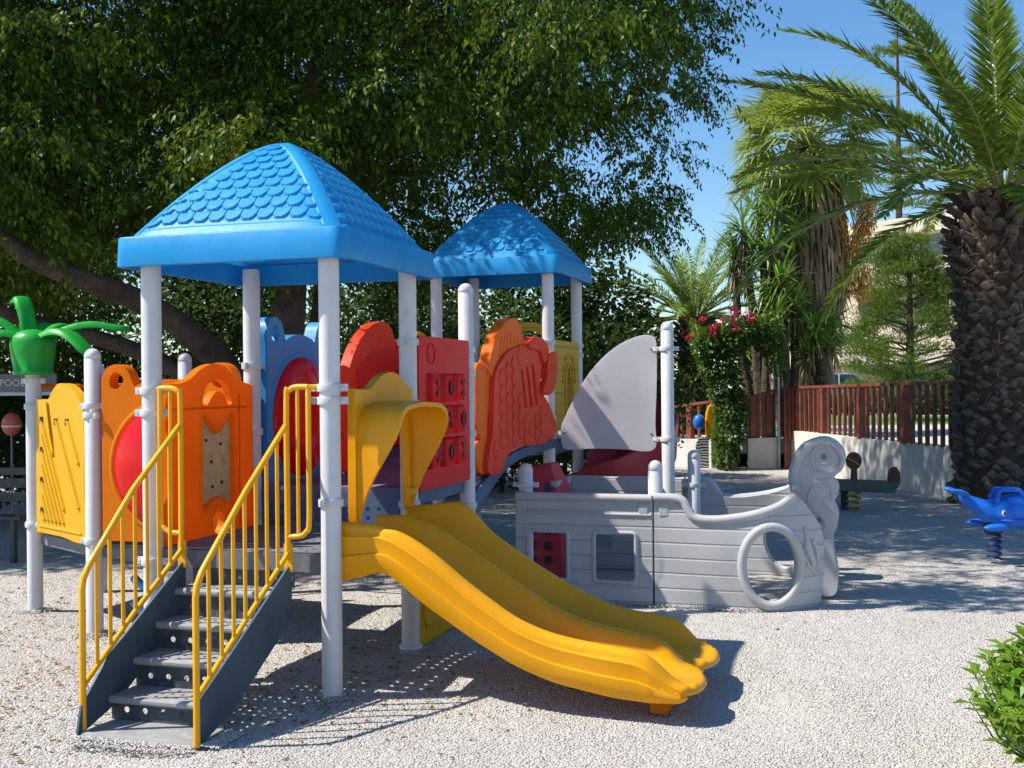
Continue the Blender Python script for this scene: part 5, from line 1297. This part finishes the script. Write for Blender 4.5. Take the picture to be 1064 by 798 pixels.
# foreground hedge plant: upright glossy leaves
hb = np.array((3.98, -.42, 0)); HB_ = thing('hedge_bush', 'fresh light-green leafy bush at the bottom right corner', 'bush', tuple(hb)); rng = np.random.default_rng(31)
parts = []; bm = B()
for i in range(330):
    a = rng.random()*6.28; q = rng.random()**.5; top_ = hb+np.array((math.cos(a)*q*.72, math.sin(a)*q*.75, 0)); zt = .80*(1-.50*q**2.2)*rng.uniform(.84, 1.06)
    o = np.array((math.cos(a), math.sin(a), 0))*q; foot = hb+o*np.array((.35, .3, 0)); tip = top_+np.array((0, 0, zt))
    tube(bm, [tuple(foot+np.array((0, 0, .02))), tuple((foot+tip)/2+o*.08), tuple(tip)], [.006, .004, .002], 4, False)
    m = 17; s = rng.uniform(.12, 1.0, m)**.75; P = foot+(tip-foot)*s[:, None]+o*.10*(s*(1-s))[:, None]*4*.3
    b_ = rng.random(m)*6.28; er = np.stack([np.cos(b_), np.sin(b_), 0*b_], 1)
    D = er*.85+np.array((0, 0, .62))+o*.35+rng.normal(size=(m, 3))*.15; Nn = np.array((0, 0, 1.))-er*.5+rng.normal(size=(m, 3))*.2
    parts.append(leaf_arrays(P, D, Nn, rng.uniform(.065, .10, m), rng.uniform(.026, .038, m), mid=.5, fold=.16, curl=.14))
parts.append(shrub_mesh(hb+np.array((0, 0, .24)), (.62, .60, .26), 1100, .085, .034, up=.7, rng=rng, shell=.6))
obj('stems', bm, 'vine', HB_); bulk('foliage', *merge(parts), 'hedge', HB_)
# background shrubs and trees behind the frame, under the fig
gi = 0
for lab, px, D, z, rx, rz, n in (
    ('dark shrub at the far left behind the bench', -20, 14.5, 1.0, 1.2, 1.1, 4200),
    ('leafy dark shrub left of the palm-topped post', 20, 17.5, 1.5, 1.4, 1.4, 4200),
    ('dark shrub between the palm-topped post and the next post', 75, 16.5, 1.2, 1.2, 1.2, 3800),
    ('tall shrub behind the orange bubble panel', 130, 18.5, 1.5, 1.3, 1.5, 3800),
    ('dark shrub behind the picture panel', 215, 20.0, 1.1, 1.5, 1.1, 3600),
    ('shrub behind the blue bear-eared panel', 300, 19.5, 1.6, 1.3, 1.5, 3800),
    ('yellow-green shrub above the yellow hood', 365, 17.5, 1.6, .9, 1.2, 3600),
    ('dark shrub behind the red game panel', 440, 19.0, 1.5, 1.3, 1.5, 3600),
    ('dark shrub behind the orange fish', 520, 18.5, 1.2, 1.2, 1.3, 3600),
    ('dark shrub behind the far tower', 585, 19.5, 1.0, 1.1, 1.2, 3600),
    ('dark shrub left of the small date palm', 650, 21.5, 1.6, 1.0, 1.6, 4000),
    ('loose green shrub under the small date palm', 690, 26.0, 1.5, 1.0, 1.4, 3200)):
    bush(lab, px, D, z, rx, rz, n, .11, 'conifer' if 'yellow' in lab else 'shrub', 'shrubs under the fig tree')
# further trees closing the view at the back
for lab, px, D, z, rx, rz, n in (('broad tree behind the playground on the far left', -30, 26, 4.2, 3.6, 3.4, 8500), ('broad tree behind the tower with the near roof', 200, 29, 3.6, 3.8, 3.6, 8500),
                           ('broad tree behind the far tower roof', 430, 28, 3.4, 3.6, 3.2, 8500), ('rounded tree between the far tower and the sail', 600, 27, 2.4, 2.6, 2.4, 7000)):
    c = at(px, 400, D); b_ = thing('broadleaf_tree', lab, 'tree', (c.x, c.y, 0), 'trees behind the playground'); parts = []; rng = np.random.default_rng(int(px+99))
    for i in range(16):
        o = rng.normal(size=3)*np.array((rx*.42, rx*.42, rz*.36)); parts.append(shrub_mesh(np.array((c.x, c.y, z))+o, (rx*.42, rx*.42, rz*.36), n//16*2, .15, .10, up=-.2, rng=rng, shell=.4))
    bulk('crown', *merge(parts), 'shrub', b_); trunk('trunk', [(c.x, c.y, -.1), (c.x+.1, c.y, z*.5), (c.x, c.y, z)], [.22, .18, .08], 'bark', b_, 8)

# ================================================================== left background
def facing(px, D): return Matrix((fx, sd, Z)).transposed()
sp_ = at(18, 398, 13.6); SG = thing('bar_sign', 'grey sign board reading POOL BAR behind the palm-topped post', 'sign', (sp_.x, sp_.y, 0))
bm = B(); box(bm, sp_+Z*.0, (.95, .04, .22), facing(0, 0)); obj('board', bm, 'sign', SG, bevel=.006)
bm = B(); bar(bm, sp_-fx*.5-Z*.13, sp_+fx*.5-Z*.13, .05, .04); obj('frame', bm, 'clamp', SG)
for s in (-.42, .45):
    bm = B(); p = sp_+fx*s; bar(bm, (p.x, p.y, -.05), (p.x, p.y, sp_.z-.12), .05, .05, (0, 1, 0)); obj('leg', bm, 'bolt', SG)
fc = bpy.data.curves.new('lettering', 'FONT'); fc.body = 'POOL BAR'; fc.size = .115; fc.align_x = 'LEFT'; fc.align_y = 'CENTER'; fc.extrude = .004
fo = bpy.data.objects.new('lettering_tmp', fc); COL.objects.link(fo); bpy.context.view_layer.update()
me = bpy.data.meshes.new_from_object(fo.evaluated_get(bpy.context.evaluated_depsgraph_get())); bpy.data.objects.remove(fo); me.name = 'lettering'
lt = place('lettering', me, 'letter', SG)
ml = Matrix((fx, Z, -sd)).transposed().to_4x4(); ml.translation = sp_-Vector((sp_.x, sp_.y, 0))-sd*.027-fx*.20; me.transform(ml)
bq = at(-4, 545, 11.8); BN = thing('bench', 'dark slatted garden bench in the shade on the far left', 'bench', (bq.x, bq.y, 0))
for z, o, h_ in ((.62, .0, .10), (.76, .04, .10), (.88, .08, .08)):
    bm = B(); bar(bm, Vector((bq.x, bq.y, z))-fx*.8+sd*o, Vector((bq.x, bq.y, z))+fx*.42+sd*o, .03, h_); obj('back_slat', bm, 'bench', BN, bevel=.006)
for o in (-.12, -.24, -.36):
    bm = B(); bar(bm, Vector((bq.x, bq.y, .44))-fx*.8+sd*o, Vector((bq.x, bq.y, .44))+fx*.42+sd*o, .10, .03); obj('seat_slat', bm, 'bench', BN, bevel=.006)
for a in (-.7, .34):
    for o in (.03, -.36):
        bm = B(); p = Vector((bq.x, bq.y, 0))+fx*a+sd*o; bar(bm, p-Z*.02, p+Z*(.9 if o > 0 else .43), .05, .05, (0, 1, 0)); obj('leg', bm, 'bench', BN)
q = at(12, 441, 12.6); FL = thing('garden_lantern', 'round red and white lantern on a thin stake beside the bench', 'lantern', (q.x, q.y, 0))
bm = B(); ell(bm, q, (.105, .10, .13)); obj('shade', bm, 'orange_red', FL)
bm = B(); ell(bm, q+Z*-.02, (.109, .104, .028)); obj('band', bm, 'letter', FL)
bm = B(); tube(bm, [(q.x, q.y, -.05), tuple(q)], .012, 6); obj('stake', bm, 'bolt', FL)
q = at(9, 440, 17)
MF = thing('mesh_fence', 'pale grey mesh fence far behind the bench', 'fence', (q.x, q.y, 0))
for k in range(12):
    bm = B(); p = Vector((q.x, q.y, 0))+fx*(-1.2+k*.2)+sd*.0; bar(bm, p, p+Z*1.45, .02, .02, (0, 1, 0)); obj('bar', bm, 'clamp', MF)
for z in (.4, .75, 1.1, 1.42):
    bm = B(); p = Vector((q.x, q.y, z)); bar(bm, p-fx*1.25, p+fx*1.15, .02, .025); obj('rail', bm, 'clamp', MF)
